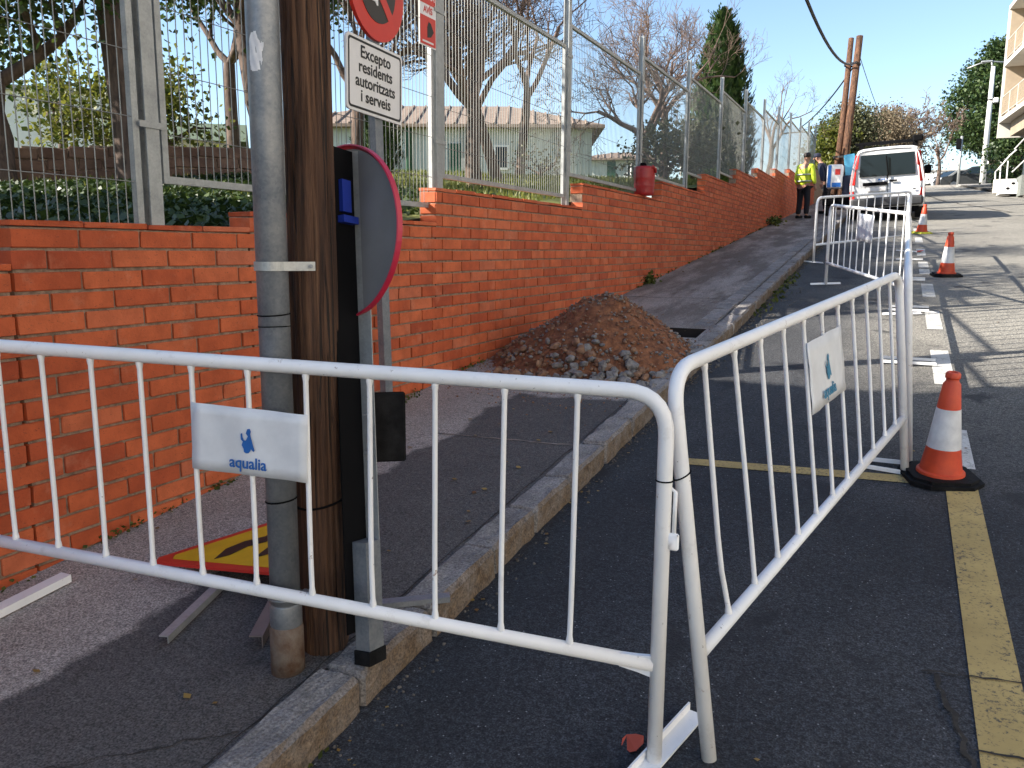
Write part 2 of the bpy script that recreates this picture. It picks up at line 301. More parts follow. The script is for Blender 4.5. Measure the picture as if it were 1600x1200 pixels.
# ------------------------------------------------------------------ mesh helpers
class MB:
    def __init__(s): s.v = []; s.f = []
    def add(s, vs, fs):
        o = len(s.v); s.v += [tuple(p) for p in vs]; s.f += [tuple(i+o for i in f) for f in fs]; return s
    def box(s, c, d, rot=None, bev=0.0):
        x, y, z = (a/2 for a in d); c = Vector(c)
        if bev <= 0:
            vs = [Vector((i, j, k)) for k in (-z, z) for j in (-y, y) for i in (-x, x)]
            fs = [(0, 2, 3, 1), (4, 5, 7, 6), (0, 1, 5, 4), (2, 6, 7, 3), (0, 4, 6, 2), (1, 3, 7, 5)]
        else:
            vs = []; idx = {}
            for k in (-1, 1):
                for j in (-1, 1):
                    for i in (-1, 1):
                        for ax in range(3):
                            p = [i*x, j*y, k*z]
                            for a2 in range(3):
                                if a2 != ax: p[a2] -= (i, j, k)[a2]*bev
                            idx[(i, j, k, ax)] = len(vs); vs.append(Vector(p))
            fs = []
            for ax in range(3):
                for sg in (-1, 1):
                    o1, o2 = [a for a in range(3) if a != ax]
                    q = []
                    for a, b_ in ((-1, -1), (1, -1), (1, 1), (-1, 1)):
                        t = [0, 0, 0]; t[ax] = sg; t[o1] = a; t[o2] = b_; q.append(idx[(*t, ax)])
                    if (sg < 0) ^ (ax == 1): q.reverse()
                    fs.append(tuple(q))
            for ax in range(3):
                o1, o2 = [a for a in range(3) if a != ax]
                for a in (-1, 1):
                    for b_ in (-1, 1):
                        t1 = [0, 0, 0]; t1[ax] = -1; t1[o1] = a; t1[o2] = b_
                        t2 = list(t1); t2[ax] = 1
                        fs.append((idx[(*t1, o1)], idx[(*t2, o1)], idx[(*t2, o2)], idx[(*t1, o2)]))
            for i in (-1, 1):
                for j in (-1, 1):
                    for k in (-1, 1): fs.append(tuple(idx[(i, j, k, a)] for a in range(3)))
        if rot is not None: vs = [rot @ p for p in vs]
        return s.add([c+p for p in vs], fs)
    def tube(s, pts, r, n=8, caps=True, squash=None):
        pts = [Vector(p) for p in pts]; m = len(pts)
        rs = r if isinstance(r, (list, tuple)) else [r]*m
        up = None; vs = []
        for i, p in enumerate(pts):
            t = (pts[min(i+1, m-1)]-pts[max(i-1, 0)])
            t = t.normalized() if t.length > 1e-9 else Vector((0, 0, 1))
            if up is None:
                up = t.orthogonal().normalized()
            else:
                up = up - t*up.dot(t); up = up.normalized() if up.length > 1e-6 else t.orthogonal().normalized()
            b = t.cross(up)
            for k in range(n):
                a = 2*math.pi*k/n; vs.append(p+(up*math.cos(a)+b*math.sin(a))*rs[i])
        fs = [(i*n+k, i*n+(k+1) % n, (i+1)*n+(k+1) % n, (i+1)*n+k) for i in range(m-1) for k in range(n)]
        if caps: fs += [tuple(range(n-1, -1, -1)), tuple(range((m-1)*n, m*n))]
        return s.add(vs, fs)
    def lathe(s, prof, n=24, c=(0, 0, 0)):
        c = Vector(c); vs = []
        for (r, z) in prof:
            for k in range(n):
                a = 2*math.pi*k/n; vs.append(c+Vector((r*math.cos(a), r*math.sin(a), z)))
        m = len(prof)
        fs = [(i*n+k, i*n+(k+1) % n, (i+1)*n+(k+1) % n, (i+1)*n+k) for i in range(m-1) for k in range(n)]
        fs += [tuple(range(n-1, -1, -1)), tuple(range((m-1)*n, m*n))]
        return s.add(vs, fs)
    def prism(s, poly, o, u, v, w, th):
        """flat polygon (list of 2D) placed at o with axes u, v and thickened by th along w"""
        o, u, v, w = Vector(o), Vector(u), Vector(v), Vector(w); n = len(poly)
        a = [o+u*p[0]+v*p[1] for p in poly]; b = [p+w*th for p in a]
        fs = [tuple(range(n-1, -1, -1)), tuple(range(n, 2*n))]+[(i, (i+1) % n, n+(i+1) % n, n+i) for i in range(n)]
        return s.add(a+b, fs)
    def quad(s, a, b, c, d): return s.add([a, b, c, d], [(0, 1, 2, 3)])
    def rock(s, c, r, rg, sq=(1, 1, 1)):
        c = Vector(c); t = (1+5**.5)/2
        vs = [(-1, t, 0), (1, t, 0), (-1, -t, 0), (1, -t, 0), (0, -1, t), (0, 1, t), (0, -1, -t), (0, 1, -t), (t, 0, -1), (t, 0, 1), (-t, 0, -1), (-t, 0, 1)]
        fs = [(0, 11, 5), (0, 5, 1), (0, 1, 7), (0, 7, 10), (0, 10, 11), (1, 5, 9), (5, 11, 4), (11, 10, 2), (10, 7, 6), (7, 1, 8), (3, 9, 4), (3, 4, 2), (3, 2, 6), (3, 6, 8), (3, 8, 9), (4, 9, 5), (2, 4, 11), (6, 2, 10), (8, 6, 7), (9, 8, 1)]
        q = Matrix.Rotation(rg.random()*6.28, 3, 'Z') @ Matrix.Rotation(rg.random()*6.28, 3, 'X')
        vs = [c+q @ Vector([a*sc*r/1.9*rg.uniform(.72, 1.15) for a, sc in zip(p, sq)]) for p in vs]
        return s.add(vs, fs)
    def mesh(s, name, mat, smooth=False):
        me = bpy.data.meshes.new(name); me.from_pydata(s.v, [], s.f); me.update()
        if mat is not None: me.materials.append(mat)
        if smooth:
            for p in me.polygons: p.use_smooth = True
        return me
    def build(s, name, mat, parent=None, smooth=False, **kw):
        """vertices are in world space; a child is stored relative to its parent's location"""
        off = Vector((0, 0, 0)); q = parent
        while q is not None: off += q.location; q = q.parent
        if off.length: s.v = [(p[0]-off.x, p[1]-off.y, p[2]-off.z) for p in s.v]
        o = bpy.data.objects.new(name, s.mesh(name, mat, smooth)); col.objects.link(o)
        if parent is not None: o.parent = parent
        tag(o, **kw); return o
def tag(o, label=None, cat=None, group=None, kind=None):
    for k, v in (('label', label), ('category', cat), ('group', group), ('kind', kind)):
        if v: o[k] = v
    return o
def thing(name, loc, label, cat, group=None):
    o = bpy.data.objects.new(name, None); col.objects.link(o); o.location = Vector(loc); o.empty_display_size = 0.1
    return tag(o, label, cat, group)
def link(name, me, parent=None, loc=(0, 0, 0), rot=None, **kw):
    o = bpy.data.objects.new(name, me); col.objects.link(o)
    if parent is not None: o.parent = parent
    o.location = loc
    if rot is not None: o.rotation_euler = rot
    return tag(o, **kw)
def copy_tree(o, parent=None):
    c = o.copy(); col.objects.link(c); c.parent = parent
    for ch in list(o.children): copy_tree(ch, c)
    return c
def smooth_sharp(o, deg=40):
    me = o.data
    for p in me.polygons: p.use_smooth = True
    me.set_sharp_from_angle(angle=R(deg)); return o
def text_mesh(body, size, align='CENTER'):
    cu = bpy.data.curves.new('t', 'FONT'); cu.body = body; cu.size = size; cu.align_x = align; cu.extrude = 0.0006
    cu.offset = size*0.016; cu.resolution_u = 3
    ob = bpy.data.objects.new('t', cu); col.objects.link(ob)
    dg = bpy.context.evaluated_depsgraph_get(); me = bpy.data.meshes.new_from_object(ob.evaluated_get(dg))
    bpy.data.objects.remove(ob); return me
def lettering(name, body, size, o, u, v, parent, mat, xs=1.0, **kw):
    u, v = Vector(u).normalized(), Vector(v).normalized(); w = u.cross(v)
    me = text_mesh(body, size); m = Matrix((u*xs, v, w)).transposed().to_4x4(); m.translation = Vector(o)
    off = Vector((0, 0, 0)); q = parent
    while q is not None: off += q.location; q = q.parent
    me.transform(Matrix.Translation(-off) @ m); me.materials.clear(); me.materials.append(mat)
    ob = bpy.data.objects.new(name, me); col.objects.link(ob); ob.parent = parent; return tag(ob, **kw)

G = 0.095; KH = 0.11
def gz(y):
    return G*y if y < 57 else G*57+0.012*(y-57)
def sz(y): return gz(y)+KH

# ------------------------------------------------------------------ setting: ground, road, pavement, kerb
def strip(name, x0, x1, ys, zf, mat, nx=1, **kw):
    mb = MB(); vs = []; fs = []
    for y in ys:
        for i in range(nx+1): x = x0+(x1-x0)*i/nx; vs.append((x, y, zf(x, y)))
    for j in range(len(ys)-1):
        for i in range(nx): a = j*(nx+1)+i; fs.append((a, a+1, a+nx+2, a+nx+1))
    return mb.add(vs, fs).build(name, mat, smooth=True, **kw)
YS = [-14+i*1.0 for i in range(0, 71)]+[57.5+i*2.0 for i in range(0, 12)]
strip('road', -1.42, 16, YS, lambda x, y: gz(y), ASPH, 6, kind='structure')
strip('ground', -900, 900, [-900, -60, -14, 57, 90, 1500], lambda x, y: (gz(max(y, -14)) if y < 91 else gz(90)) - 0.45, EARTH, 4, kind='structure')
# pavement sheet with the dug opening left out
HX0, HX1, HY0, HY1 = -1.98, -1.585, 7.42, 7.86
mb = MB()
def sw(x0, x1, y0, y1):
    n = max(1, int((y1-y0)/1.0))
    for i in range(n):
        a, b = y0+(y1-y0)*i/n, y0+(y1-y0)*(i+1)/n
        mb.quad((x0, a, sz(a)), (x1, a, sz(a)), (x1, b, sz(b)), (x0, b, sz(b)))
sw(-3.06, -1.528, -14, HY0); sw(-3.06, HX0, HY0, HY1); sw(HX1, -1.528, HY0, HY1); sw(-3.06, -1.528, HY1, 70)
pavement = mb.build('pavement', SIDE, kind='structure')
mb = MB()
for (a, b) in (((HX0, HY0), (HX0, HY1)), ((HX0, HY1), (HX1, HY1)), ((HX1, HY1), (HX1, HY0)), ((HX1, HY0), (HX0, HY0))):
    mb.quad((*a, sz(a[1])), (*b, sz(b[1])), (*b, sz(b[1])-1.1), (*a, sz(a[1])-1.1))
mb.quad((HX0, HY0, sz(HY0)-1.1), (HX1, HY0, sz(HY0)-1.1), (HX1, HY1, sz(HY1)-1.1), (HX0, HY1, sz(HY1)-1.1))
mb.build('dug_opening', simple('dark_earth', (0.02, 0.015, 0.012), 0.9), pavement)  # opening lined in one even, very dark earth colour
# joints: thin scored line across the pavement, dark sealed patch by the dig
TARF = simple('fresh_tarmac', (0.050, 0.048, 0.050), 0.9, c2=(0.030, 0.029, 0.031), scale=30, bmp=0.6, bscale=120)
def sheet(name, poly, lift, mat, parent=None, zf=sz, **kw):
    mb = MB(); mb.add([(x, y, zf(y)+lift) for x, y in poly], [tuple(range(len(poly)))]); return mb.build(name, mat, parent, **kw)
sheet('tarmac_patch', [(-2.05, 5.42), (-1.60, 5.46), (-1.62, 5.92), (-1.98, 5.86)], 0.004, TARF, pavement)
JOINT = simple('joint_dirt', (0.05, 0.042, 0.034), 0.95, c2=(0.02, 0.017, 0.015), scale=30)
JOINTL = simple('joint_mortar', (0.30, 0.24, 0.20), 0.95, c2=(0.12, 0.10, 0.085), scale=14)
def crack(name, pts, w, lift, mat, parent, zf):
    mb = MB(); L = []; Rr = []
    for i, p in enumerate(pts):
        q = Vector(pts[min(i+1, len(pts)-1)])-Vector(pts[max(i-1, 0)]); nrm = Vector((-q.y, q.x)).normalized()*w/2*rnd.uniform(.5, 1.4)
        L.append((p[0]+nrm.x, p[1]+nrm.y)); Rr.append((p[0]-nrm.x, p[1]-nrm.y))
    vs = [(x, y, zf(y)+lift) for x, y in L+Rr]; n = len(pts)
    mb.add(vs, [(i, i+1, n+i+1, n+i) for i in range(n-1)]); return mb.build(name, mat, parent)
def jag(a, b, n, j):
    a, b = Vector(a), Vector(b)
    return [tuple(a.lerp(b, i/n)+Vector((rnd.uniform(-j, j), rnd.uniform(-j, j)))) for i in range(n+1)]
crack('joint', jag((-2.42, 4.19), (-1.53, 4.24), 14, .006), .016, .003, JOINTL, pavement, sz)
crack('joint', jag((-2.95, 9.7), (-1.53, 9.75), 14, .02), .02, .003, JOINT, pavement, sz)
crack('joint', jag((-2.95, 14.2), (-1.53, 14.3), 14, .02), .02, .003, JOINT, pavement, sz)
crack('joint', jag((-2.10, 1.15), (-1.56, 1.62), 22, .014), .0035, .003, JOINT, pavement, sz)
crack('joint', jag((-1.556, 1.0), (-1.556, 6.8), 60, .006), .005, .003, JOINT, pavement, sz)
crack('joint', jag((-1.552, 8.1), (-1.552, 24), 90, .008), .010, .003, JOINT, pavement, sz)
road = bpy.data.objects['road']
crack('crack', jag((0.17, 2.79), (0.95, 2.92), 26, .006), .008, .0085, JOINT, road, gz)
crack('crack', jag((0.215, 2.79), (0.285, 2.38), 12, .012)+jag((0.30, 2.3), (0.33, 1.9), 8, .015), .014, .0085, JOINT, road, gz)
crack('crack', jag((0.30, 2.44), (0.5, 2.45), 8, .004), .008, .0085, JOINT, road, gz)
crack('crack', jag((3.0, 29), (1.6, 37), 16, .06), .10, .003, JOINT, road, gz)
crack('crack', jag((1.6, 37), (0.8, 46), 16, .08), .12, .003, JOINT, road, gz)
# painted lines
def mark(name, x0, x1, y0, y1, mat, n=1):
    mb = MB()
    for i in range(n):
        a, b = y0+(y1-y0)*i/n, y0+(y1-y0)*(i+1)/n
        mb.quad((x0, a, gz(a)+.004), (x1, a, gz(a)+.004), (x1, b, gz(b)+.004), (x0, b, gz(b)+.004))
    return mb.build(name, mat, road)
mark('yellow_line', 0.308, 0.452, -6, 4.72, YELL, 6)
mb = MB(); mb.quad((-1.04, 4.44, gz(4.44)+.004), (0.306, 4.555, gz(4.555)+.004), (0.306, 4.665, gz(4.665)+.004), (-1.05, 4.54, gz(4.54)+.004)); mb.build('yellow_line', YELL, road)
for y0, y1 in ((4.86, 5.58), (6.72, 7.95), (8.95, 10.05), (11.1, 12.3), (13.35, 14.0), (14.2, 15.0), (16.0, 17.2), (18.6, 19.8), (21.2, 22.4)):
    mark('white_dash', 0.322, 0.462, y0, y1, WHTP)
# kerb stones, each its own piece
kerb = MB().box((-1.47, 28, gz(28)-0.10), (0.07, 2, 0.02)).build('kerb', KERB, kind='structure')
import bmesh
def rough_block(name, size, cuts, amp, mat, seed, bev=.016):
    m_ = MB().box((0, 0, 0), size, bev=bev); bm = bmesh.new(); me = m_.mesh(name, mat); bm.from_mesh(me)
    bmesh.ops.subdivide_edges(bm, edges=[e for e in bm.edges if e.calc_length() > .05], cuts=cuts, use_grid_fill=True)
    for v_ in bm.verts:
        p = v_.co+Vector((seed*7.1, seed*3.3, 0)); q = Vector((p.x*14, p.y*7, p.z*14))
        v_.co += Vector((noise.noise(q), 0, noise.noise(q+Vector((9, 4, 2)))))*amp+Vector((noise.noise(p*40), 0, noise.noise(p*40+Vector((3, 3, 3)))))*amp*.35
    bm.to_mesh(me); bm.free(); return me
kv = [rough_block('kerb_stone', (0.150, 0.985, 0.30), 6, .010, KERBM, i) for i in range(6)]
y = -1.0; off = Vector(kerb.location)
while y < 44:
    L = rnd.choice((.46, .5, .54, .42)) if y < 6.5 else rnd.choice((.36, .42, .48))
    if y > 20: L = 1.0
    o = link('kerb_stone', rnd.choice(kv), kerb, (-1.472+rnd.uniform(-.006, .006), y+L/2, sz(y+L/2)-.139+rnd.uniform(-.005, .005)), (math.atan(G), rnd.uniform(-.02, .02), rnd.uniform(-.012, .012)))
    o.scale = (1, L, 1); y += L+.008
# a second row of worn setts inside the kerb beyond the dig
y = 8.0; sv = []
for i in range(4):
    sv.append(rough_block('sett', (0.19, 0.98, 0.08), 4, .008, KERBM, i+20))
while y < 18:
    L = rnd.choice((.28, .33, .4)); o = link('sett', rnd.choice(sv), kerb, (-1.655, y+L/2, sz(y+L/2)-.032+rnd.uniform(-.006, .004)), (math.atan(G), 0, rnd.uniform(-.02, .02))); o.scale = (1, L, 1); y += L+.012
# right-hand pavement with kerb
mb = MB()
for i in range(0, 46):
    a, b = 8+i, 25+i
    xa, xb = (3.72+(48-q_)*.077 for q_ in (a, b))
    mb.add([(xa, a, gz(a)), (xa, a, gz(a)+.13), (12, a, gz(a)+.13), (xb, b, gz(b)), (xb, b, gz(b)+.13), (12, b, gz(b)+.13)], [(0, 1, 4, 3), (1, 2, 5, 4)])
mb.build('pavement_right', CONCR, kind='structure')
mb = MB()
for x0, x1 in ((0.5, 4.0), (4.0, 12)):
    mb.add([(x0, 57.6, gz(57.6)), (x0, 57.6, gz(57.6)+.14), (x1, 57.6, gz(57.6)+.14), (x1, 57.6, gz(57.6)), (x0, 59.4, gz(59.4)+.14), (x1, 59.4, gz(59.4)+.14)], [(0, 3, 2, 1), (1, 2, 5, 4)])
mb.build('pavement_crossing', CONCR, kind='structure')

# garden terrain behind the wall
def garden_z(x, y):
    ye = y if y < 16 else 16+(y-16)*0.5
    return G*ye+1.30+0.06*min(-3.2-x, 14) + 0.05*noise.noise(Vector((x*.5, y*.5, 0)))
vs = []; fs = []; xs = [-3.16, -3.4, -3.8, -4.4, -5.2, -6.2, -7.5, -9, -11, -14, -18, -24, -34]; ys = [-14+i*1.0 for i in range(90)]
for yy in ys:
    for xx in xs: vs.append((xx, yy, garden_z(xx, yy)))
nx = len(xs)
for j in range(len(ys)-1):
    for i in range(nx-1): a = j*nx+i; fs.append((a, a+nx, a+nx+1, a+1))
garden = MB().add(vs, fs).build('garden_lawn', GRASS, smooth=True, kind='structure')

# ------------------------------------------------------------------ brick wall
BL, BHt, PIT, CRS = 0.2875, 0.0715, 0.2995, 0.0835
Z0 = 1.669-30*CRS           # bottom of course 0
WX = -3.03
SEC = [(0.6, 2.07, 28), (2.07, 3.36, 30), (3.36, 5.28, 31), (5.28, 8.35, 34), (8.35, 11.55, 37), (11.55, 14.4, 40), (14.4, 17.3, 44), (17.3, 20.0, 48), (20.0, 23.0, 51), (23.0, 26.0, 54), (26.0, 29.5, 57), (29.5, 34, 61), (34, 40, 66)]
wall = thing('brick_wall', (WX, 3, sz(3)), 'long orange brick garden wall stepping up the slope beside the pavement', 'wall')
core = MB()
for (a, b, k) in SEC:
    zt = Z0+k*CRS
    zb = sz(a)-.4
    core.box((WX-.079, (a+b)/2, (zt+zb)/2), (.134, b-a-.018, zt-zb))
core.build('mortar_core', MORTAR, wall)
bm_full = []
for i in range(6):
    m_ = MB().box((0, 0, 0), (0.137, BL, BHt), bev=0.0035)
    m_.v = [(a+rnd.uniform(-.0016, .0016), b+rnd.uniform(-.0022, .0022), c+rnd.uniform(-.0018, .0018)) for a, b, c in m_.v]; bm_full.append(m_)
bm_mesh = [m_.mesh('brick', BRICK) for m_ in bm_full]
cand = []
for (a, b, k) in SEC:
    if a > 33: continue
    for c in range(0, k):
        z = Z0+(c+.5)*CRS
        off = 2.075+(0 if c % 2 == 1 else PIT/2)
        j0 = math.floor((a-off)/PIT)-1; j1 = math.ceil((b-off)/PIT)+1
        for j in range(j0, j1+1):
            y0 = off+j*PIT; y1 = y0+BL
            y0c, y1c = max(y0, a), min(y1, b)
            # bricks bonded through into the taller section below its neighbour's top
            if y0 < a < y1:
                pk = [q for q in SEC if abs(q[1]-a) < 1e-6]
                if pk and c < pk[0][2]: continue          # belongs to the previous section, laid whole
            if y0 < b < y1:
                nk = [q for q in SEC if abs(q[0]-b) < 1e-6]
                if nk and c < nk[0][2]: y1c = y1
            if y1c-y0c < .05: continue
            yc = (y0c+y1c)/2
            if z+BHt/2 < sz(yc)-.02: continue
            # visible-size score for the nearest pieces
            d = math.hypot(WX, yc); az = math.degrees(math.atan2(-WX, yc))
            vis = 1 if (az < 60) else 0
            cand.append((d if vis else d+50, yc, z, (y1c-y0c)))
cand.sort()
rest = MB()
for i, (d, yc, z, L) in enumerate(cand):
    jx, jz, jr = rnd.uniform(-.002, .002), rnd.uniform(-.0015, .0015), rnd.uniform(-.006, .006)
    if i < 298:
        o = link('brick', rnd.choice(bm_mesh), wall, (WX-.0685+jx-wall.location.x, yc-wall.location.y, z+jz-wall.location.z), (jr*.5, 0, 0)); o.scale = (1, L/BL, 1)
    else:
        if yc > 14: m_ = MB().box((0, 0, 0), (0.137, L, BHt))
        else:
            m_ = MB(); m_.f = list(rnd.choice(bm_full).f); m_.v = [(p[0], p[1]*L/BL, p[2]) for p in rnd.choice(bm_full).v]
        rest.add([(p[0]+WX-.0685+jx, p[1]+yc, p[2]+z+jz) for p in m_.v], m_.f)
rest.build('farther_bricks', BRICK, wall, kind='stuff')
capm = []
for i in range(3):
    m_ = MB().box((0, 0, 0), (0.150, PIT-.008, 0.024), bev=.003); m_.v = [(a+rnd.uniform(-.003, .003), b+rnd.uniform(-.002, .002), c+rnd.uniform(-.002, .002)) for a, b, c in m_.v]; capm.append(m_.mesh('coping_tile', BRICK))
for (a, b, k) in SEC[:-2]:
    n = max(1, round((b-a)/PIT)); w = (b-a)/n
    for j in range(n):
        o = link('coping_tile', rnd.choice(capm), wall, (WX-.072+rnd.uniform(-.004, .004)-wall.location.x, a+(j+.5)*w-wall.location.y, Z0+k*CRS+.0155+rnd.uniform(-.002, .002)-wall.location.z), (rnd.uniform(-.008, .008), rnd.uniform(-.02, .02), 0)); o.scale = (1, w/PIT, 1)
# moss and weeds along the wall's foot
def leaf_quads(mb, c, n, spread, size, rg, flat=0.0):
    for _ in range(n):
        p = Vector(c)+Vector((rg.gauss(0, spread[0]), rg.gauss(0, spread[1]), rg.gauss(0, spread[2])))
        q = Matrix.Rotation(rg.random()*6.28, 3, 'Z') @ Matrix.Rotation(rg.uniform(-1.4, 1.4)*(1-flat), 3, 'X') @ Matrix.Rotation(rg.uniform(-1, 1)*(1-flat), 3, 'Y')
        s = size*rg.uniform(.6, 1.35); u = q @ Vector((s*.5, 0, 0)); v = q @ Vector((0, s, 0))
        mb.add([p-v*.5, p+u*.9-v*.05, p+v*.55, p-u*.9-v*.05], [(0, 1, 2, 3)])
rg = random.Random(3); mb = MB()
for _ in range(120):
    y = rg.choice((rg.uniform(1.6, 6), rg.uniform(6, 24))); leaf_quads(mb, (WX+.012, y, sz(y)+.012), rg.randint(3, 12), (.012, .05, .012), .018+.0006*y, rg)
leaf_quads(mb, (-2.99, 4.75, sz(4.75)+.02), 90, (.02, .13, .018), .02, rg)
leaf_quads(mb, (-2.98, 10.9, sz(10.9)+.05), 120, (.04, .08, .04), .05, rg)
leaf_quads(mb, (-2.9, 22.5, sz(22.5)+.08), 200, (.08, .5, .06), .08, rg)
mb.build('wall_foot_weeds', MOSS, label='green moss and weeds along the foot of the brick wall', cat='weeds', kind='stuff')
# gutter litter
rg = random.Random(5); mb = MB()
for _ in range(300):
    y = 1.2+19*rg.random()**.7; leaf_quads(mb, (-1.385+abs(rg.gauss(0, .05)), y, gz(y)+.008), 1, (.01, .01, .002), .015+.0014*y, rg, .85)
for _ in range(110):
    y = rg.uniform(1.2, 14); leaf_quads(mb, (rg.uniform(-3.0, -1.6), y, sz(y)+.008), 1, (.01, .01, .002), .022+.001*y, rg, .85)
for _ in range(30):
    y = rg.uniform(1.5, 12); leaf_quads(mb, (rg.uniform(-1.3, 1.2), y, gz(y)+.008), 1, (.01, .01, .002), .018, rg, .85)
mb.build('leaf_litter', DRY, label='dry leaves scattered along the gutter and pavement', cat='leaf litter', kind='stuff')
mb = MB()
for _ in range(700):
    y = rg.uniform(1.0, 19); x = -1.385+abs(rg.gauss(0, .055)); r = rg.uniform(.002, .006)*(1+.10*y); mb.rock((x, y, gz(y)+r*.3), r, rg)
for _ in range(260):
    y = rg.uniform(6.6, 12); x = -1.36+abs(rg.gauss(0, .12)); r = rg.uniform(.004, .016); mb.rock((x, y, gz(y)+r*.3), r, rg, (1, 1, .6))
mb.build('gutter_grit', simple('grit', (.15, .135, .12), .95, c2=(.07, .06, .05), scale=40), label='loose grit and gravel lying in the gutter', cat='gravel', kind='stuff')
mb = MB()
for y in [9.3+.28*i for i in range(14)]: leaf_quads(mb, (-1.34, y, gz(y)+.02), rg.randint(4, 18), (.05, .07, .02), .05, rg)
leaf_quads(mb, (-1.36, 1.62, gz(1.6)+.015), 40, (.05, .06, .014), .022, rg); leaf_quads(mb, (-1.37, 1.3, gz(1.3)+.015), 30, (.03, .05, .012), .022, rg)
mb.build('gutter_weeds', MOSS, label='small weeds growing in the gutter against the kerb', cat='weeds', kind='stuff')

# ------------------------------------------------------------------ mesh fence on the wall
FX = -3.11
PY = [2.82+2.61*(i-1) for i in range(0, 15)]           # 0.21, 2.82, 5.43 ...
PB = [2.11+.224*(i-2) for i in range(0, 15)]           # bottom of the panel that starts at post i
fence = thing('mesh_fence', (FX, 2.8, 1.69), 'galvanised wire mesh fence panels on steel posts along the wall top', 'fence')
def wall_top(y):
    for (a, b, k) in SEC:
        if a <= y < b: return Z0+k*CRS+.027
    return sz(y)+1
for i, y in enumerate(PY[:14]):
    top = PB[i]+1.47+.22; bot = wall_top(y)-.01; h = top-bot; zc = (top+bot)/2
    mb = MB(); mb.box((FX-.026, y, zc), (.006, .074, h)); mb.box((FX+.026, y, zc), (.006, .074, h)); mb.box((FX, y, zc), (.046, .006, h))
    mb.build('post', GALVL, fence)
    for zz in (PB[i]+.25, PB[i]+1.15):
        MB().box((FX+.033, y, zz), (.006, .15, .028)).build('clamp', GALVL, fence)
for i in range(13):
    y0, y1, b = PY[i]+.062, PY[i+1]-.062, PB[i]; t = b+1.47
    mb = MB(); s = .034
    mb.box((FX, (y0+y1)/2, b+s/2), (.03, y1-y0, s)); mb.box((FX, (y0+y1)/2, t-s/2), (.03, y1-y0, s))
    mb.box((FX, y0+s/2, (b+t)/2), (.0302, s, 1.47-2*s)); mb.box((FX, y1-s/2, (b+t)/2), (.0302, s, 1.47-2*s))
    mb.build('panel_frame', GALVL, fence)
    mb = MB(); n = 50; w = (y1-y0-2*s)
    sides = 6 if i < 3 else 4; r = .0024
    for j in range(1, n):
        y = y0+s+w*j/n; mb.tube([(FX+.004, y, b+s), (FX+.004, y, t-s)], r, sides, False)
    for zz in (.22, .50, .78, 1.06, 1.28):
        mb.tube([(FX+.009, y0+s*.5, b+zz), (FX+.009, y1-s*.5, b+zz)], r, sides, False)
    mb.build('wire_mesh', WIRE, fence, kind='stuff')
# red warning poster tied to the fence
po = thing('warning_poster', (FX+.03, 5.30, 3.05), 'red and white warning poster tied to the fence beside a post', 'poster')
u = Vector((0, 1, 0)); v = Vector((0, 0, 1)); w = Vector((1, 0, 0)); o0 = Vector((FX+.024, 5.16, 2.985))
MB().prism([(0, 0), (.225, 0), (.225, .46), (0, .46)], o0, u, v, w, .004).build('board', SIGNW, po)
MB().prism([(.008, .01), (.217, .01), (.217, .20), (.008, .20)], o0+w*.0045, u, v, w, .001).build('red_panel', SIGNR, po)
MB().prism([(.008, .28), (.217, .28), (.217, .45), (.008, .45)], o0+w*.0045, u, v, w, .001).build('red_panel', SIGNR, po)
MB().prism([(.10, .06), (.15, .07), (.19, .11), (.15, .16), (.12, .17), (.10, .13)], o0+w*.006, u, v, w, .0008).build('pictogram', SIGNK, po)
lettering('lettering', 'ZONA', .062, o0+u*.112+v*.315+w*.006, u, v, po, SIGNW)
lettering('lettering', 'AVÍS', .062, o0+u*.112+v*.222+w*.006, u, v, po, SIGNR)
MB().box(o0+u*.11+v*.032+w*.006, (.001, .15, .012)).build('text_line', SIGNW, po)

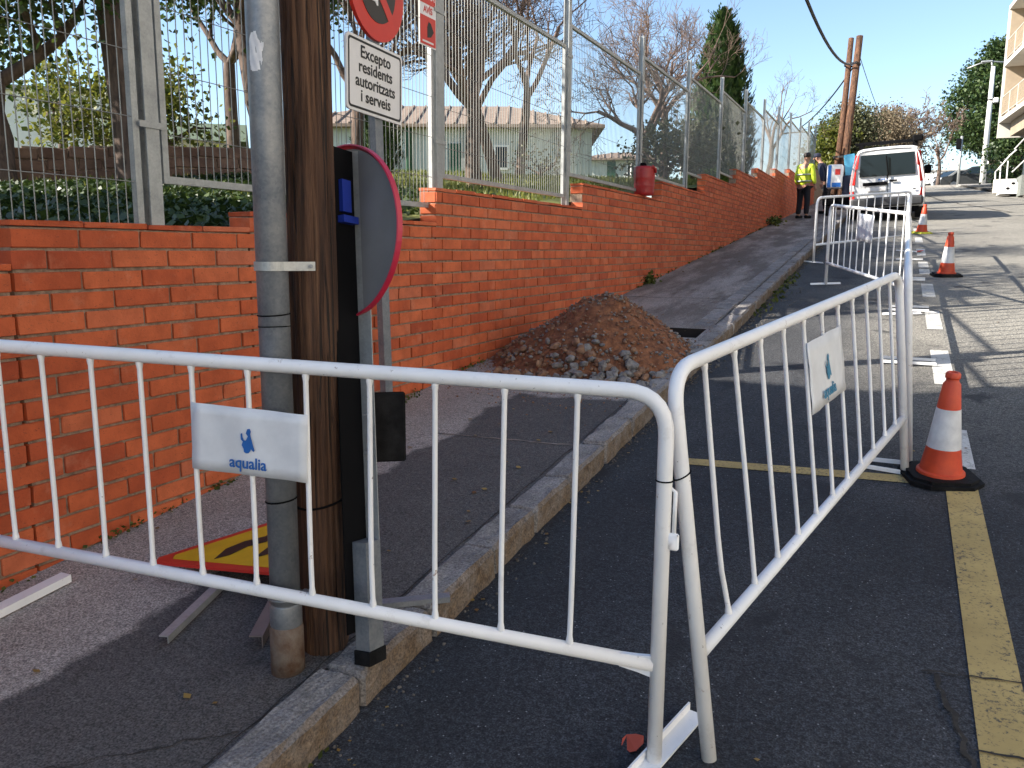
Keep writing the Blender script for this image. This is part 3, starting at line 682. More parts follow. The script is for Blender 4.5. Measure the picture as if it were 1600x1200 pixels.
# ------------------------------------------------------------------ foreground barriers
def bez_path(fl, tl, tr, fr, rb=.115, n=7):
    fl, tl, tr, fr = map(Vector, (fl, tl, tr, fr)); pts = [fl]
    for (a, c, d) in ((fl, tl, tr), (tl, tr, fr)):
        p = c+(a-c).normalized()*rb; q = c+(d-c).normalized()*rb
        for i in range(n+1):
            t = i/n; pts.append(p*(1-t)**2+c*(2*t*(1-t))*1.0+q*t*t)
    pts.append(fr); return pts
WISP = [(-.005, .30), (.020, .42), (-.005, .50), (.012, .62), (.045, .64), (.060, .56), (.050, .48), (.060, .40), (.085, .20), (.110, .04), (.095, .0), (.062, .07), (.055, .02), (.030, -.05), (.0, -.06), (-.030, -.03), (-.035, .06), (-.060, .16), (-.045, .26), (-.072, .32), (-.075, .46), (-.055, .50), (-.048, .38), (-.03, .30)]
def barrier(label, fl, tl, tr, fr, bot_l, bot_r, us, feet=(1, 1), plate=None, rad=.0207, tex=None, logo=True, nt=14, bend=None, group='white pedestrian barriers'):
    fl, tl, tr, fr, bot_l, bot_r = map(Vector, (fl, tl, tr, fr, bot_l, bot_r))
    t = thing('pedestrian_barrier', (fl+fr)/2, label, 'barrier', group)
    MB().tube(bez_path(fl, tl, tr, fr), rad, nt).build('frame', WHITE, t, True)
    MB().tube([bot_l, bot_r], rad*.95, nt).build('bottom_rail', WHITE, t, True)
    L = (tr-tl).length
    for uu in us:
        f = uu/L; a = bot_l.lerp(bot_r, f); b = tl.lerp(tr, f); k = (b-a).normalized()
        bow = (tr-tl).normalized()*((bend or {}).get(us.index(uu), rnd.uniform(-.003, .003)))
        mb = MB().tube([a+k*rad*.5, a+k*(rad+.004), a+k*(rad+.02), a.lerp(b, .2)+bow*.9, a.lerp(b, .34)+bow, a.lerp(b, .6)+bow*.6, b-k*(rad+.02), b-k*(rad+.004), b-k*rad*.5], [.0105, .0105, .0078, .0078, .0078, .0078, .0078, .0105, .0105], 10 if nt > 10 else 6)
        mb.build('bar', WHITE, t, True)
    dr = (fr-fl).normalized(); sd = Vector((dr.y, -dr.x, 0)).normalized()
    for flag, p in zip(feet, (fl, fr)):
        if flag:
            sl = Vector((0, 0, G*sd.y)); a = p-sd*.20-sl*.20+Vector((0, 0, .005)); b = p+sd*.20+sl*.20+Vector((0, 0, .005))
            mb = MB(); ax = (b-a).normalized(); si = dr; upv = ax.cross(si)
            mb.prism([(-.016, 0), (.016, 0), (.016, .005), (-.011, .005), (-.011, .022), (-.016, .022)], a, si, Vector((0, 0, 1)), ax, (b-a).length)
            mb.build('foot', WHITE, t)
    if plate:
        u0, u1, v0, v1, side = plate
        def P(uu, vv):
            f = uu/L; return bot_l.lerp(bot_r, f).lerp(tl.lerp(tr, f), vv)
        o_, e1, e2 = P(u0, v0), P(u1, v0)-P(u0, v0), P(u0, v1)-P(u0, v0)
        W_, H_ = e1.length, e2.length; e1.normalize(); e2 = (e2-e1*e2.dot(e1)).normalized(); nn = e1.cross(e2)*side
        o_ = o_+nn*.0085
        mb = MB(); nxp, nyp = 12, 6; rg = random.Random(int(u0*1000)); vs = []
        for j in range(nyp+1):
            for i in range(nxp+1):
                wv = .0025*math.sin(i*1.1+j*.4)+.0015*math.sin(j*2.1+i*.7)
                vs.append(o_+e1*W_*i/nxp+e2*H_*j/nyp+nn*(wv+.003))
        nb = len(vs); vs += [p-nn*.0015 for p in vs]; fs = []
        for j in range(nyp):
            for i in range(nxp):
                a = j*(nxp+1)+i; q = (a, a+1, a+nxp+2, a+nxp+1); fs.append(q); fs.append(tuple(nb+k for k in reversed(q)))
        edge = [i for i in range(nxp+1)]+[j*(nxp+1)+nxp for j in range(1, nyp+1)]+[nyp*(nxp+1)+i for i in range(nxp-1, -1, -1)]+[j*(nxp+1) for j in range(nyp-1, 0, -1)]
        for i in range(len(edge)): a, b = edge[i], edge[(i+1) % len(edge)]; fs.append((a, nb+a, nb+b, b))
        pl = mb.add(vs, fs).build('name_plate', SIGNP, t, True)
        if logo:
            uu_ = e1*side; c0 = o_+e1*W_*(.5 if side > 0 else .5)+nn*.0085
            s = H_*.53
            MB().prism([((x-.02)*s*2.3, y*s) for x, y in WISP], c0+e2*H_*.37, uu_, e2, nn, .0008).build('emblem', tex or PRINTB, pl)
            lettering('lettering', 'aqualia', H_*.24, c0+e2*H_*.11, uu_, e2, pl, tex or PRINTB, .92)
    return t
SIGNP = simple('plate_white', (0.72, 0.74, 0.77), 0.4, c2=(0.62, 0.64, 0.67), scale=9)
# barrier across the pavement in the foreground; axis runs from the wall (left) to the road (right)
d1 = Vector((-1, -.205, 0)).normalized(); fR = Vector((-.507, 2.064, .196)); LB = 2.46
def b1p(u, z): return Vector((fR.x, fR.y, 0))+d1*u+Vector((0, 0, z))
us1 = [LB-u for u in (.232, .43, .626, .818, 1.012, 1.195, 1.378, 1.552, 1.722, 1.898, 2.06, 2.24)]
B1 = barrier('nearest white barrier across the pavement, running from the wall to the kerb road', b1p(LB, .30), b1p(LB, 1.302), b1p(0, 1.236), b1p(0, .196), b1p(LB-.01, .676), b1p(.012, .487), us1, (1, 0), (LB-1.385, LB-1.012, .52, .815, 1))
for nm_, o_c, dd_, B_ in (('rail_end', b1p(.02, .487), (b1p(.12, .495)-b1p(.02, .487)).normalized(), B1),):
    MB().prism([(0, -.034), (.0, .026), (.035, .022), (.085, .019), (.085, -.019), (.035, -.026)], o_c+Vector((0, .006, 0)), dd_, (0, 0, 1), Vector((.2, -.98, 0)), .014).build(nm_, WHITE, B_)
# its road-side foot is an angle iron seen under the leg
mb = MB(); ax = Vector((.075, .30, .028)).normalized(); si = Vector((.97, -.24, 0))
mb.prism([(-.028, 0), (.028, 0), (.028, .006), (-.022, .006), (-.022, .030), (-.028, .030)], Vector((-.565, 1.83, gz(1.83)+.004)), si, Vector((0, 0, 1)), ax, .50)
mb.build('foot', WHITE, B1)
# barrier leaning along the road
P2 = dict(fl=(-.37, 2.136, .203), tl=(-.515, 2.135, 1.285), tr=(.018, 4.70, 1.482), fr=(.125, 4.667, .443))
us2 = [.20, .42, .64, .86, 1.08, 1.30, 1.52, 1.74, 1.97, 2.20, 2.42]
B2 = barrier('white barrier with small plate leaning along the road, right of the nearest one', P2['fl'], P2['tl'], P2['tr'], P2['fr'], (-.408, 2.16, .507), (.097, 4.69, .742), us2, (0, 1), (1.08, 1.525, .515, .865, 1), tex=PRINTT, bend={0: -.022})
# hook and black tie joining the two
mb = MB().tube([(-.505, 2.075, .97), (-.492, 2.07, .985), (-.478, 2.07, .975), (-.478, 2.068, .86)], .006, 8); mb.box((-.478, 2.062, .842), (.03, .016, .045), bev=.004); mb.build('coupling_hook', WHITE, B2, True)
def ring(c, r, th, mat, parent, tilt=(0, 0), name='cable_tie', n=16):
    pts = [Vector(c)+Vector((r*math.cos(2*math.pi*i/n), r*math.sin(2*math.pi*i/n), tilt[0]*math.cos(2*math.pi*i/n)*r+tilt[1]*math.sin(2*math.pi*i/n)*r)) for i in range(n+1)]
    return MB().tube(pts, th, 5, False).build(name, mat, parent, True)
ring((-.507, 2.064, 1.005), .0225, .0022, BLACKM, B1); ring((-.478, 2.136, 1.005), .0225, .0022, BLACKM, B2, (.5, .3))
# chain of barriers running up the road, seen end on
def along(x0, y0, x1, y1, lab, us=None, lean=0.0, feet=(1, 1), plate=None, **kw):
    z0, z1 = gz(y0)+.01, gz(y1)+.01
    if us is None: us = [.2+.21*i for i in range(11)]
    a, b = Vector((x0, y0, z0)), Vector((x1, y1, z1)); s = Vector(((y1-y0), -(x1-x0), 0)).normalized()*lean
    h = Vector((0, 0, 1.05))+s; m = Vector((0, 0, .29))+s*.28
    return barrier(lab, a, a+h, b+h, b, a+m, b+m, us, feet, plate, logo=False, nt=8, **kw)
along(.140, 4.80, .150, 7.30, 'white barrier seen end-on just behind the leaning one, by the large cone', lean=-.08)
along(.150, 7.45, .160, 9.95, 'white barrier seen end-on, second in the line going up the road', lean=-.08)
along(.165, 10.2, .175, 12.55, 'white barrier seen end-on, third in the line going up the road', lean=-.08)
along(.180, 12.75, .195, 15.2, 'white barrier seen end-on, fourth in the line, beyond the small-plate barrier', lean=-.08)
along(-.84, 11.94, .10, 9.70, 'white barrier with blank plate slanting from the kerb across the lane', plate=(1.02, 1.5, .50, .92, 1))
along(-1.24, 14.6, .16, 16.6, 'farthest white barrier crossing the lane, standing behind the plated one')

# ------------------------------------------------------------------ poles and sign stand
mp = thing('steel_pole', (-1.64, 1.90, sz(1.9)), 'grey galvanised steel pole with torn sticker beside the wooden pole', 'pole')
pc = Vector((-1.642, 1.905, 0)); zb = sz(1.9)
MB().tube([pc+Vector((0, 0, zb+.22)), pc+Vector((-.002, .002, zb+2)), pc+Vector((-.004, .004, 6.5))], .0455, 24).build('shaft', GALV, mp, True)
MB().lathe([(.052, 0), (.052, .145), (.050, .16), (.0465, .165)], 24, pc+Vector((0, 0, zb-.01))).build('rusty_base', RUST, mp, True)
MB().lathe([(.0475, 0), (.0490, .004), (.0490, .07), (.0475, .075)], 24, pc+Vector((0, 0, zb+.15))).build('sleeve', GALV, mp, True)
rv = Vector((.757, .653, 0)); fv = Vector((-.653, .757, 0))
for z_, r_ in ((zb+.245, .006),):
    ring(pc+Vector((0, 0, z_)), .049, .007, GALV, mp, name='clamp'); MB().box(pc+rv*.066+Vector((0, 0, z_)), (.034, .02, .016)).build('clamp_lug', GALV, mp)
    MB().tube([pc+rv*.074+Vector((0, 0, z_))-fv*.014, pc+rv*.074+Vector((0, 0, z_))+fv*.014], .007, 6).build('bolt', RUST, mp)
# flat strap bracket to the wooden pole
zs = 1.545; pts = []
mb = MB(); prof = []
for i in range(13):
    a = math.pi*(1.05) - math.pi*(.62)*i/12
for i in range(15):
    th = -math.pi*.98+math.pi*.70*i/14; prof.append(pc+(rv*math.cos(th)*.0478+fv*math.sin(th)*.0478))
last = prof[-1]; prof.append(pc+rv*.062-fv*.030); prof.append(pc+rv*.118-fv*.026)
vs = []
for p in prof: vs += [p+Vector((0, 0, zs-.013)), p+Vector((0, 0, zs+.013))]
for p in prof:
    q = (p-pc).normalized()*.003; vs += [p+q+Vector((0, 0, zs-.013)), p+q+Vector((0, 0, zs+.013))]
n = len(prof); fs = []
for i in range(n-1): fs += [(2*i, 2*i+1, 2*i+3, 2*i+2), (2*n+2*i, 2*n+2*i+2, 2*n+2*i+3, 2*n+2*i+1), (2*i+1, 2*n+2*i+1, 2*n+2*i+3, 2*i+3), (2*i, 2*i+2, 2*n+2*i+2, 2*n+2*i)]
fs.append((2*n-2, 2*n-1, 4*n-1, 4*n-2)); mb.add(vs, fs).build('strap', GALVL, mp)
MB().tube([pc+rv*.108-fv*.024+Vector((0, 0, zs)), pc+rv*.108-fv*.040+Vector((0, 0, zs))], .006, 8).build('bolt', GALV, mp)
ring(pc+Vector((0, 0, 1.405)), .0462, .0022, BLACKM, mp, (.03, .05)); ring(pc+Vector((0, 0, 1.37)), .0462, .0016, BLACKM, mp, (.04, -.03)); ring(pc+Vector((0, 0, .845)), .0462, .003, BLACKM, mp, (.1, .05))
# torn sticker wrapped on the shaft
rg = random.Random(4); st = []
outl = [(-.55, -.068), (-.62, -.02), (-.60, .04), (-.42, .068), (-.10, .072), (.02, .045), (.10, .038), (.36, .030), (.33, .008), (.22, -.004), (.26, -.035), (.16, -.052), (.10, -.066), (-.20, -.074)]
def inside(px, py, poly):
    c_ = False; n_ = len(poly)
    for i in range(n_):
        (x1, y1), (x2, y2) = poly[i], poly[(i+1) % n_]
        if (y1 > py) != (y2 > py) and px < (x2-x1)*(py-y1)/(y2-y1)+x1: c_ = not c_
    return c_
mb = MB()
def stp_(a, z):
    th = -math.pi/2-.30+a*.95; wr = .0006*math.sin(a*14+z*60); return pc+(rv*math.cos(th)+fv*math.sin(th))*(.0474+wr)+Vector((-.003, .003, 2.128+z*.72))
for i in range(44):
    for j in range(40):
        a0, a1 = -.66+1.06*i/44, -.66+1.06*(i+1)/44; z0_, z1_ = -.08+.16*j/40, -.08+.16*(j+1)/40
        if inside((a0+a1)/2, (z0_+z1_)/2, outl): mb.quad(stp_(a0, z0_), stp_(a1, z0_), stp_(a1, z1_), stp_(a0, z1_))
mb.build('torn_sticker', PAPER, mp)

wp = thing('wooden_utility_pole', (-1.625, 2.065, sz(2)), 'thick brown cracked wooden utility pole between steel pole and sign stand', 'utility pole')
mb = MB(); wc = Vector((-1.622, 2.068, 0)); nseg, nst = 120, 130; vs = []
for j in range(nst+1):
    z = zb-.05+(6.8)*j/nst; taper = .0755-.0020*(z)
    for k in range(nseg):
        a = 2*math.pi*k/nseg
        d_ = noise.noise(Vector((math.cos(a)*3.2, math.sin(a)*3.2, z*.35)))*.006+noise.noise(Vector((math.cos(a)*11, math.sin(a)*11, z*.8)))*.0030
        d_ -= .008*max(0, 1-abs(noise.noise(Vector((math.cos(a)*7+5, math.sin(a)*7, z*.55))))*16)
        vs.append(wc+Vector(((taper+d_)*math.cos(a), (taper+d_)*math.sin(a), z)))
fs = [(j*nseg+k, j*nseg+(k+1) % nseg, (j+1)*nseg+(k+1) % nseg, (j+1)*nseg+k) for j in range(nst) for k in range(nseg)]
fs.append(tuple(range(nst*nseg, (nst+1)*nseg)))
mb.add(vs, fs).build('shaft', POLEW, wp, True)
ring(wc+Vector((0, 0, .80)), .078, .004, BLACKM, wp, (.1, .15), 'wire_band')

# portable sign stand leaning against the pole: channel post, round sign from behind, black plate, foot
sv_ = Vector((-.58, .814, 0)); sr_ = Vector((.814, .58, 0))
ss = thing('sign_stand', (-1.455, 2.03, sz(2.03)), 'grey round sign with red rim seen from behind on its channel post', 'sign stand')
b0 = Vector((-1.452, 2.018, sz(2.0)+.004)); b1 = Vector((-1.610, 2.205, 1.905)); axu = (b1-b0).normalized()
un = (sr_*.64+sv_*.77).normalized(); un = (un-axu*un.dot(axu)).normalized(); wn2 = un.cross(axu)     # un: channel width, wn2: towards viewer or away
if wn2.dot(sv_) > 0: wn2 = -wn2
Hh = (b1-b0).length; mb = MB()
mb.prism([(-.055, 0), (.055, 0), (.055, .004), (-.055, .004)], b0+axu*.10, un, wn2, axu, Hh-.10); mb.build('channel_web', BLACKM, ss)
mb = MB(); mb.prism([(.051, .0045), (.055, .0045), (.055, .055), (.051, .055)], b0+axu*.10, un, wn2, axu, Hh-.10); mb.build('channel_flange', GALVL, ss)
MB().prism([(-.020, .006), (.0505, .006), (.0505, .060), (-.020, .060)], b0+axu*.045, un, wn2, axu, .34).build('inner_leg', GALV, ss)
MB().prism([(-.026, .002), (.056, .002), (.056, .064), (-.026, .064)], b0, un, wn2, axu, .044).build('rubber_foot', BLACK, ss)
MB().prism([(-.02, .005), (.02, .005), (.02, .02), (-.02, .02)], b0+axu*(Hh-.20), un, wn2, axu, .10).build('blue_clip', STRAP, ss)
MB().prism([(-.030, .005), (.040, .005), (.040, .03), (-.030, .03)], b0+axu*(Hh-.235), un, wn2, axu, .022).build('blue_clip', STRAP, ss)
# disc
ud = (sr_*.60-sv_*.80).normalized(); ud = (ud-axu*ud.dot(axu)).normalized(); dn = ud.cross(axu)
if dn.dot(sv_) > 0: dn = -dn
dc = b0+axu*(Hh-.262)+sv_*.088+sr_*.004; Rd = .280
ncir = 56; cir = [(math.cos(2*math.pi*i/ncir), math.sin(2*math.pi*i/ncir)) for i in range(ncir)]
MB().prism([(Rd*.955*a, Rd*.955*b) for a, b in cir], dc, ud, axu, -dn, .003).build('sign_back', BACKG, ss)
vs = []; fs = []
for (rr, dd) in ((Rd*.95, .001), (Rd*.985, .014), (Rd, .012), (Rd, -.006), (Rd*.95, -.006)):
    for a, b in cir: vs.append(dc+ud*rr*a+axu*rr*b+dn*dd)
for q in range(4):
    for i in range(ncir): fs.append((q*ncir+i, q*ncir+(i+1) % ncir, (q+1)*ncir+(i+1) % ncir, (q+1)*ncir+i))
PINK = simple('rim_crimson', (0.50, 0.020, 0.055), 0.4, c2=(0.42, 0.015, 0.045), scale=6)
MB().add(vs, fs).build('rim', PINK, ss)
# black plate hung on the post's far side
bp = b0+axu*.72+sv_*.10+sr_*.115
mb = MB(); mb.box((0, 0, 0), (.125, .010, .235), bev=.006); rotm = Matrix((sr_, sv_, Vector((0, 0, 1)))).transposed()
mb.v = [tuple(bp+rotm @ Vector(p)) for p in mb.v]; mb.build('black_plate', BLACK, ss)
MB().tube([b0+axu*.66+un*.046+wn2*.02, bp-sr_*.05+Vector((0, 0, -.06))], .006, 6).build('bolt', GALV, ss)
MB().tube([b0+axu*.78+un*.046+wn2*.02, bp-sr_*.05+Vector((0, 0, .06))], .006, 6).build('bolt', GALV, ss)

# ------------------------------------------------------------------ parking sign on its own post by the wall
sp = thing('parking_sign', (-2.80, 4.32, sz(4.3)), 'round red parking sign above white Excepto residents plate on grey post', 'sign')
sb = Vector((-2.825, 4.29, sz(4.3)-.02)); stp = Vector((-2.845, 4.215, 3.36)); ax = (stp-sb).normalized()
ex = Vector((.93, .36, 0)).normalized(); mb = MB()
yaw = Matrix.Rotation(R(90), 3, 'Z')
mb.prism([(-.04, -.02), (.04, -.02), (.04, .02), (-.04, .02)], sb, yaw @ Vector((1, 0, 0)), yaw @ Vector((0, 1, 0)), ax, (stp-sb).length); mb.build('post', GALV, sp)
pe = Vector((-.03, 1, -.03)); pe.normalize(); pn = Vector((pe.y, -pe.x, 0)).normalized()       # plate's width axis and facing normal
pc0 = Vector((-2.800, 4.192, 2.548))
def rrect(w, h, r, n=5):
    out = []
    for cx, cy, a0 in ((w/2-r, h/2-r, 0), (-w/2+r, h/2-r, 90), (-w/2+r, -h/2+r, 180), (w/2-r, -h/2+r, 270)):
        for i in range(n+1): a = R(a0+90*i/n); out.append((cx+r*math.cos(a), cy+r*math.sin(a)))
    return out
vz = Vector((0, .03, 1)).normalized()
SW, SH = .590, .405
pl = MB().prism(rrect(SW, SH, .028), pc0, pe, vz, -pn, .012).build('text_plate', SIGNW, sp)
out, inn = rrect(SW-.030, SH-.030, .022), rrect(SW-.056, SH-.056, .016)
n = len(out); vs = [pc0+pe*a+vz*b+pn*.0012 for a, b in out+inn]
MB().add(vs, [(i, (i+1) % n, n+(i+1) % n, n+i) for i in range(n)]).build('border', SIGNK, pl)
for i, tx in enumerate(('Excepto', 'residents', 'autoritzats', 'i serveis')):
    lettering('lettering', tx, .092, pc0+vz*(.096-.079*i)+pn*.002, pe, vz, pl, SIGNK, 1.06)
rc = pc0+vz*.515+pe*.02; RR = .290
MB().prism([(RR*a, RR*b) for a, b in cir], rc, pe, vz, -pn, .022).build('red_disc', SIGNR, sp)
MB().prism([(RR*.66*a, RR*.66*b) for a, b in cir], rc+pn*.003, pe, vz, -pn, .0025).build('dark_field', simple('sign_dark_field', (.028, .022, .018), .45), sp)
q = [(-.20*RR*2, .0)]
dgn = Vector((.70, -.70)); pr = Vector((.70, .70))
MB().prism([tuple(dgn*a+pr*b) for a, b in ((-.192, -.03), (.192, -.03), (.192, .03), (-.192, .03))], rc+pn*.0055, pe, vz, -pn, .002).build('red_bar', SIGNR, sp)
MB().prism([(-.11, -.13), (-.10, -.115), (-.02, -.115), (-.005, -.13), (.01, -.13), (.01, -.02), (-.02, .03), (-.10, .03), (-.12, -.02), (-.12, -.10)], rc+pn*.0055+vz*.03-pe*.01, pe, vz, -pn, .002).build('white_pictogram', SIGNW, sp)

# ------------------------------------------------------------------ fallen roadworks sign and loose steel pieces
fs_ = thing('fallen_roadworks_sign', (-2.25, 2.35, sz(2.35)), 'yellow triangular roadworks sign with red border lying on the pavement', 'sign')
ta, tb = Vector((-2.575, 2.20, sz(2.2)+.065)), Vector((-2.20, 2.95, sz(2.95)+.085))
e1 = (tb-ta).normalized(); sdn = Vector((.80, -.42, .02)); sdn = (sdn-e1*sdn.dot(e1)).normalized(); tn = e1.cross(sdn)
if tn.z < 0: tn = -tn
S = .86; H3 = S*.866
def tri(k, off):
    c = (S/2, H3/3); pts = [(0, 0), (S, 0), (S/2, H3)]
    res = []
    for i, p in enumerate(pts):
        p = (c[0]+(p[0]-c[0])*k, c[1]+(p[1]-c[1])*k)
        a, b = pts[(i+1) % 3], pts[(i+2) % 3]
        pa = (c[0]+(a[0]-c[0])*k, c[1]+(a[1]-c[1])*k); pb = (c[0]+(b[0]-c[0])*k, c[1]+(b[1]-c[1])*k)
        f = .05
        res += [(p[0]+(pb[0]-p[0])*f, p[1]+(pb[1]-p[1])*f), (p[0]+(pa[0]-p[0])*f, p[1]+(pa[1]-p[1])*f)]
    return res
MB().prism(tri(1, 0), ta, e1, sdn, tn, -.012).build('red_border', SIGNR, fs_)
MB().prism(tri(.86, 0), ta+tn*.002, e1, sdn, tn, -.0015).build('yellow_field', SIGNY, fs_)
ko = ta+tn*.0035
for poly in ([(.19, .215), (.25, .225), (.33, .20), (.40, .215), (.50, .17), (.50, .12), (.42, .155), (.34, .135), (.26, .15)], [(.30, .335), (.36, .345), (.43, .30), (.47, .31), (.50, .255), (.46, .215), (.40, .265)], [(.56, .12), (.62, .10), (.64, .16), (.58, .18)]):
    MB().prism(poly, ko, e1, sdn, tn, .001).build('pictogram', SIGNK, fs_)
mb = MB(); mb.tube([ta+e1*.14+sdn*.08-tn*.03, ta+e1*.36+sdn*.32-tn*.05], .010, 6); mb.build('stand_tube', GALV, fs_)
def angle_iron(label, a, b, w=.04, h=.022, mat=GALVL, t=.004, lift=.006):
    a, b = Vector((a[0], a[1], sz(a[1])+lift)), Vector((b[0], b[1], sz(b[1])+lift)); ax = (b-a).normalized(); si = Vector((ax.y, -ax.x, 0)).normalized()
    return MB().prism([(-w/2, 0), (w/2, 0), (w/2, h), (w/2-t, h), (w/2-t, t), (-w/2+t, t), (-w/2+t, h), (-w/2, h)][::-1] if False else [(-w/2, h-t), (w/2-t, h-t), (w/2-t, 0), (w/2, 0), (w/2, h), (-w/2, h)], a, si, Vector((0, 0, 1)), ax, (b-a).length).build('steel_strip', mat, label=label, cat='metal strip', group='loose metal strips on the pavement')
angle_iron('shiny metal strip sticking out from under the yellow fallen sign', (-2.125, 1.86), (-2.23, 2.24), .034, .026)
angle_iron('brownish metal strip just left of the steel pole foot', (-1.815, 1.955), (-1.99, 2.32), .045, .04, simple('strip_brown', (.24, .19, .17), .45, .3))
angle_iron('pale angle iron lying against the brick wall at the left edge', (-2.84, 1.55), (-2.845, 2.05), .055, .03, WHITE)
angle_iron('bluish metal strip on the kerb behind the sign stand', (-1.62, 2.30), (-1.37, 2.46), .045, .02, GALV)
angle_iron('short metal strip end hidden behind the steel pole', (-1.80, 2.06), (-1.86, 2.36), .04, .03, GALV)

# ------------------------------------------------------------------ dirt pile
dp = thing('dirt_pile', (-2.1, 6.35, sz(6.3)), 'heap of reddish brown soil and rubble on the pavement by the wall', 'dirt pile')
PC = Vector((-2.08, 6.42)); rg = random.Random(11)
def pile_h(x, y):
    dx, dy = (x-PC.x), (y-PC.y)
    ax_ = .98 if dx < 0 else .64; ay = .86 if dy < 0 else 1.05
    r = math.hypot(dx/ax_, dy/ay)
    h = .53*max(0, 1-r)**.95 if r < 1 else 0
    h *= 1+.16*noise.noise(Vector((x*3, y*3, 1)))
    h = min(h, .43+.03*noise.noise(Vector((x*6, y*6, 2))))
    toe = .05*max(0, 1.14-r)*(1+noise.noise(Vector((x*7, y*7, 5)))) if r < 1.14 else 0
    return max(h, 0)+toe+(.022*noise.noise(Vector((x*13, y*13, 0)))+.012*noise.noise(Vector((x*34, y*34, 3))) if r < 1.05 else 0)
nx, ny = 110, 120; vs = []; fs = []
X0, X1, Y0, Y1 = -3.02, -1.36, 5.35, 7.62
for j in range(ny+1):
    for i in range(nx+1):
        x, y = X0+(X1-X0)*i/nx, Y0+(Y1-Y0)*j/ny; h = pile_h(x, y); vs.append((x, y, sz(y)-.012+h))
for j in range(ny):
    for i in range(nx):
        a = j*(nx+1)+i; q = (a, a+1, a+nx+2, a+nx+1)
        if max(vs[k][2]-sz(vs[k][1]) for k in q) > -.004: fs.append(q)
MB().add(vs, fs).build('soil', SOIL, dp)
for i in range(110):
    x = rg.triangular(-2.95, -1.42, -1.75); y = 5.45+abs(rg.gauss(0, .22))+.22*abs(x+2.1)*(1 if x < -2.1 else .9)
    h = pile_h(x, y); r = rg.choice((rg.uniform(.02, .05), rg.uniform(.035, .066)))
    MB().rock((x, y, sz(y)+h+r*.25), r, rg, (1, .85, .62)).build('stone', rg.choice((STONE, STONE, STONE, STONEB)) if x > -2.2 else rg.choice((STONE, STONEB, STONEB, STONEB)), dp)
mb = MB(); mb2 = MB()
for i in range(1500):
    a = rg.random()*6.28; r = rg.random()**.6; x = PC.x+math.cos(a)*r*.86; y = PC.y+math.sin(a)*r*.95
    if x < -3.0 or x > -1.38: continue
    s = rg.uniform(.005, .017)*(1.5 if r > .75 else 1); (mb if rg.random() < .4 else mb2).rock((x, y, sz(y)+pile_h(x, y)+s*.2), s, rg, (1, .9, .7))
for i in range(1400):
    a = rg.random()*6.28; r = 1.0+abs(rg.gauss(0, .28)); x = PC.x+math.cos(a)*r*.80; y = PC.y+math.sin(a)*r*.98
    if x < -3.0 or x > -1.40 or (HX0-.03 < x < HX1+.03 and HY0-.03 < y < HY1+.03): continue
    s = rg.uniform(.003, .011); (mb if rg.random() < .25 else mb2).rock((x, y, sz(y)+max(0, pile_h(x, y))+s*.15), s, rg, (1, .9, .6))
mb.build('gravel', STONE, dp, kind='stuff'); mb2.build('clods', STONEB, dp, kind='stuff')

# ------------------------------------------------------------------ cones
def cone(label, loc, s=1.0, yaw=0, base=True):
    t = thing('traffic_cone', loc, label, 'traffic cone', 'orange and white traffic cones')
    t.rotation_euler = (math.atan(G), 0, yaw); t.scale = (s, s, s)
    me = MB(); pts = []
    me.prism([(-.19, -.11), (-.11, -.19), (.11, -.19), (.19, -.11), (.19, .11), (.11, .19), (-.11, .19), (-.19, .11)], (0, 0, .004), (1, 0, 0), (0, 1, 0), (0, 0, 1), .022)
    me.prism([(x*.88, y*.88) for x, y in [(-.19, -.11), (-.11, -.19), (.11, -.19), (.19, -.11), (.19, .11), (.11, .19), (-.11, .19), (-.19, .11)]], (0, 0, .0262), (1, 0, 0), (0, 1, 0), (0, 0, 1), .016)
    link('base', me.mesh('base', BLACK if base else simple('cone_base_yellow', (.55, .55, .06), .6)), t)
    link('lower_body', MB().lathe([(.124, .040), (.122, .055), (.108, .062), (.0860, .190), (.0860, .1905)], 28).mesh('lower_body', CONE_O, True), t)
    link('white_band', MB().lathe([(.0870, .1908), (.0610, .410), (.0600, .4105)], 28).mesh('white_band', CONE_W, True), t)
    link('upper_body', MB().lathe([(.0602, .4108), (.0440, .545), (.033, .560), (.032, .572), (.038, .580), (.038, .600), (.031, .610), (.022, .610), (.018, .590)], 28).mesh('upper_body', CONE_O, True), t)
    for c in t.children: smooth_sharp(c, 35)
    return t
cone('large near orange and white cone standing on the yellow line', (.285, 4.66, gz(4.66)), .93, .3)
cone('smaller orange and white cone farther up the road on the dashed line', (.655, 13.2, gz(13.2)), 1.0, .2)
cone('distant orange and white cone with yellow base beside the van', (.47, 20.9, gz(20.9)), 1.05, .5, False)
mb = MB(); leaf_quads(mb, (.39, 16.6, gz(16.6)+.02), 3, (.04, .04, .006), .12, rg, .7)
mb.build('orange_scrap', CONE_O, label='small orange scrap lying on the road between the two cones', cat='litter')
mb = MB(); o_ = Vector((-.582, 2.105, gz(2.1)+.006)); pts = [(-.035, .02), (-.03, .045), (-.005, .055), (.022, .04), (.03, .012), (.02, -.03), (.004, -.035), (-.012, -.015), (-.03, -.005)]
mb.add([o_+Vector((x, y, .008*math.sin(x*80)+G*y)) for x, y in pts], [tuple(range(len(pts)))]); mb.build('red_paper_scrap', simple('red_scrap', (.62, .10, .05), .7), label='crumpled red paper scrap at the foot of the nearest barrier', cat='litter')

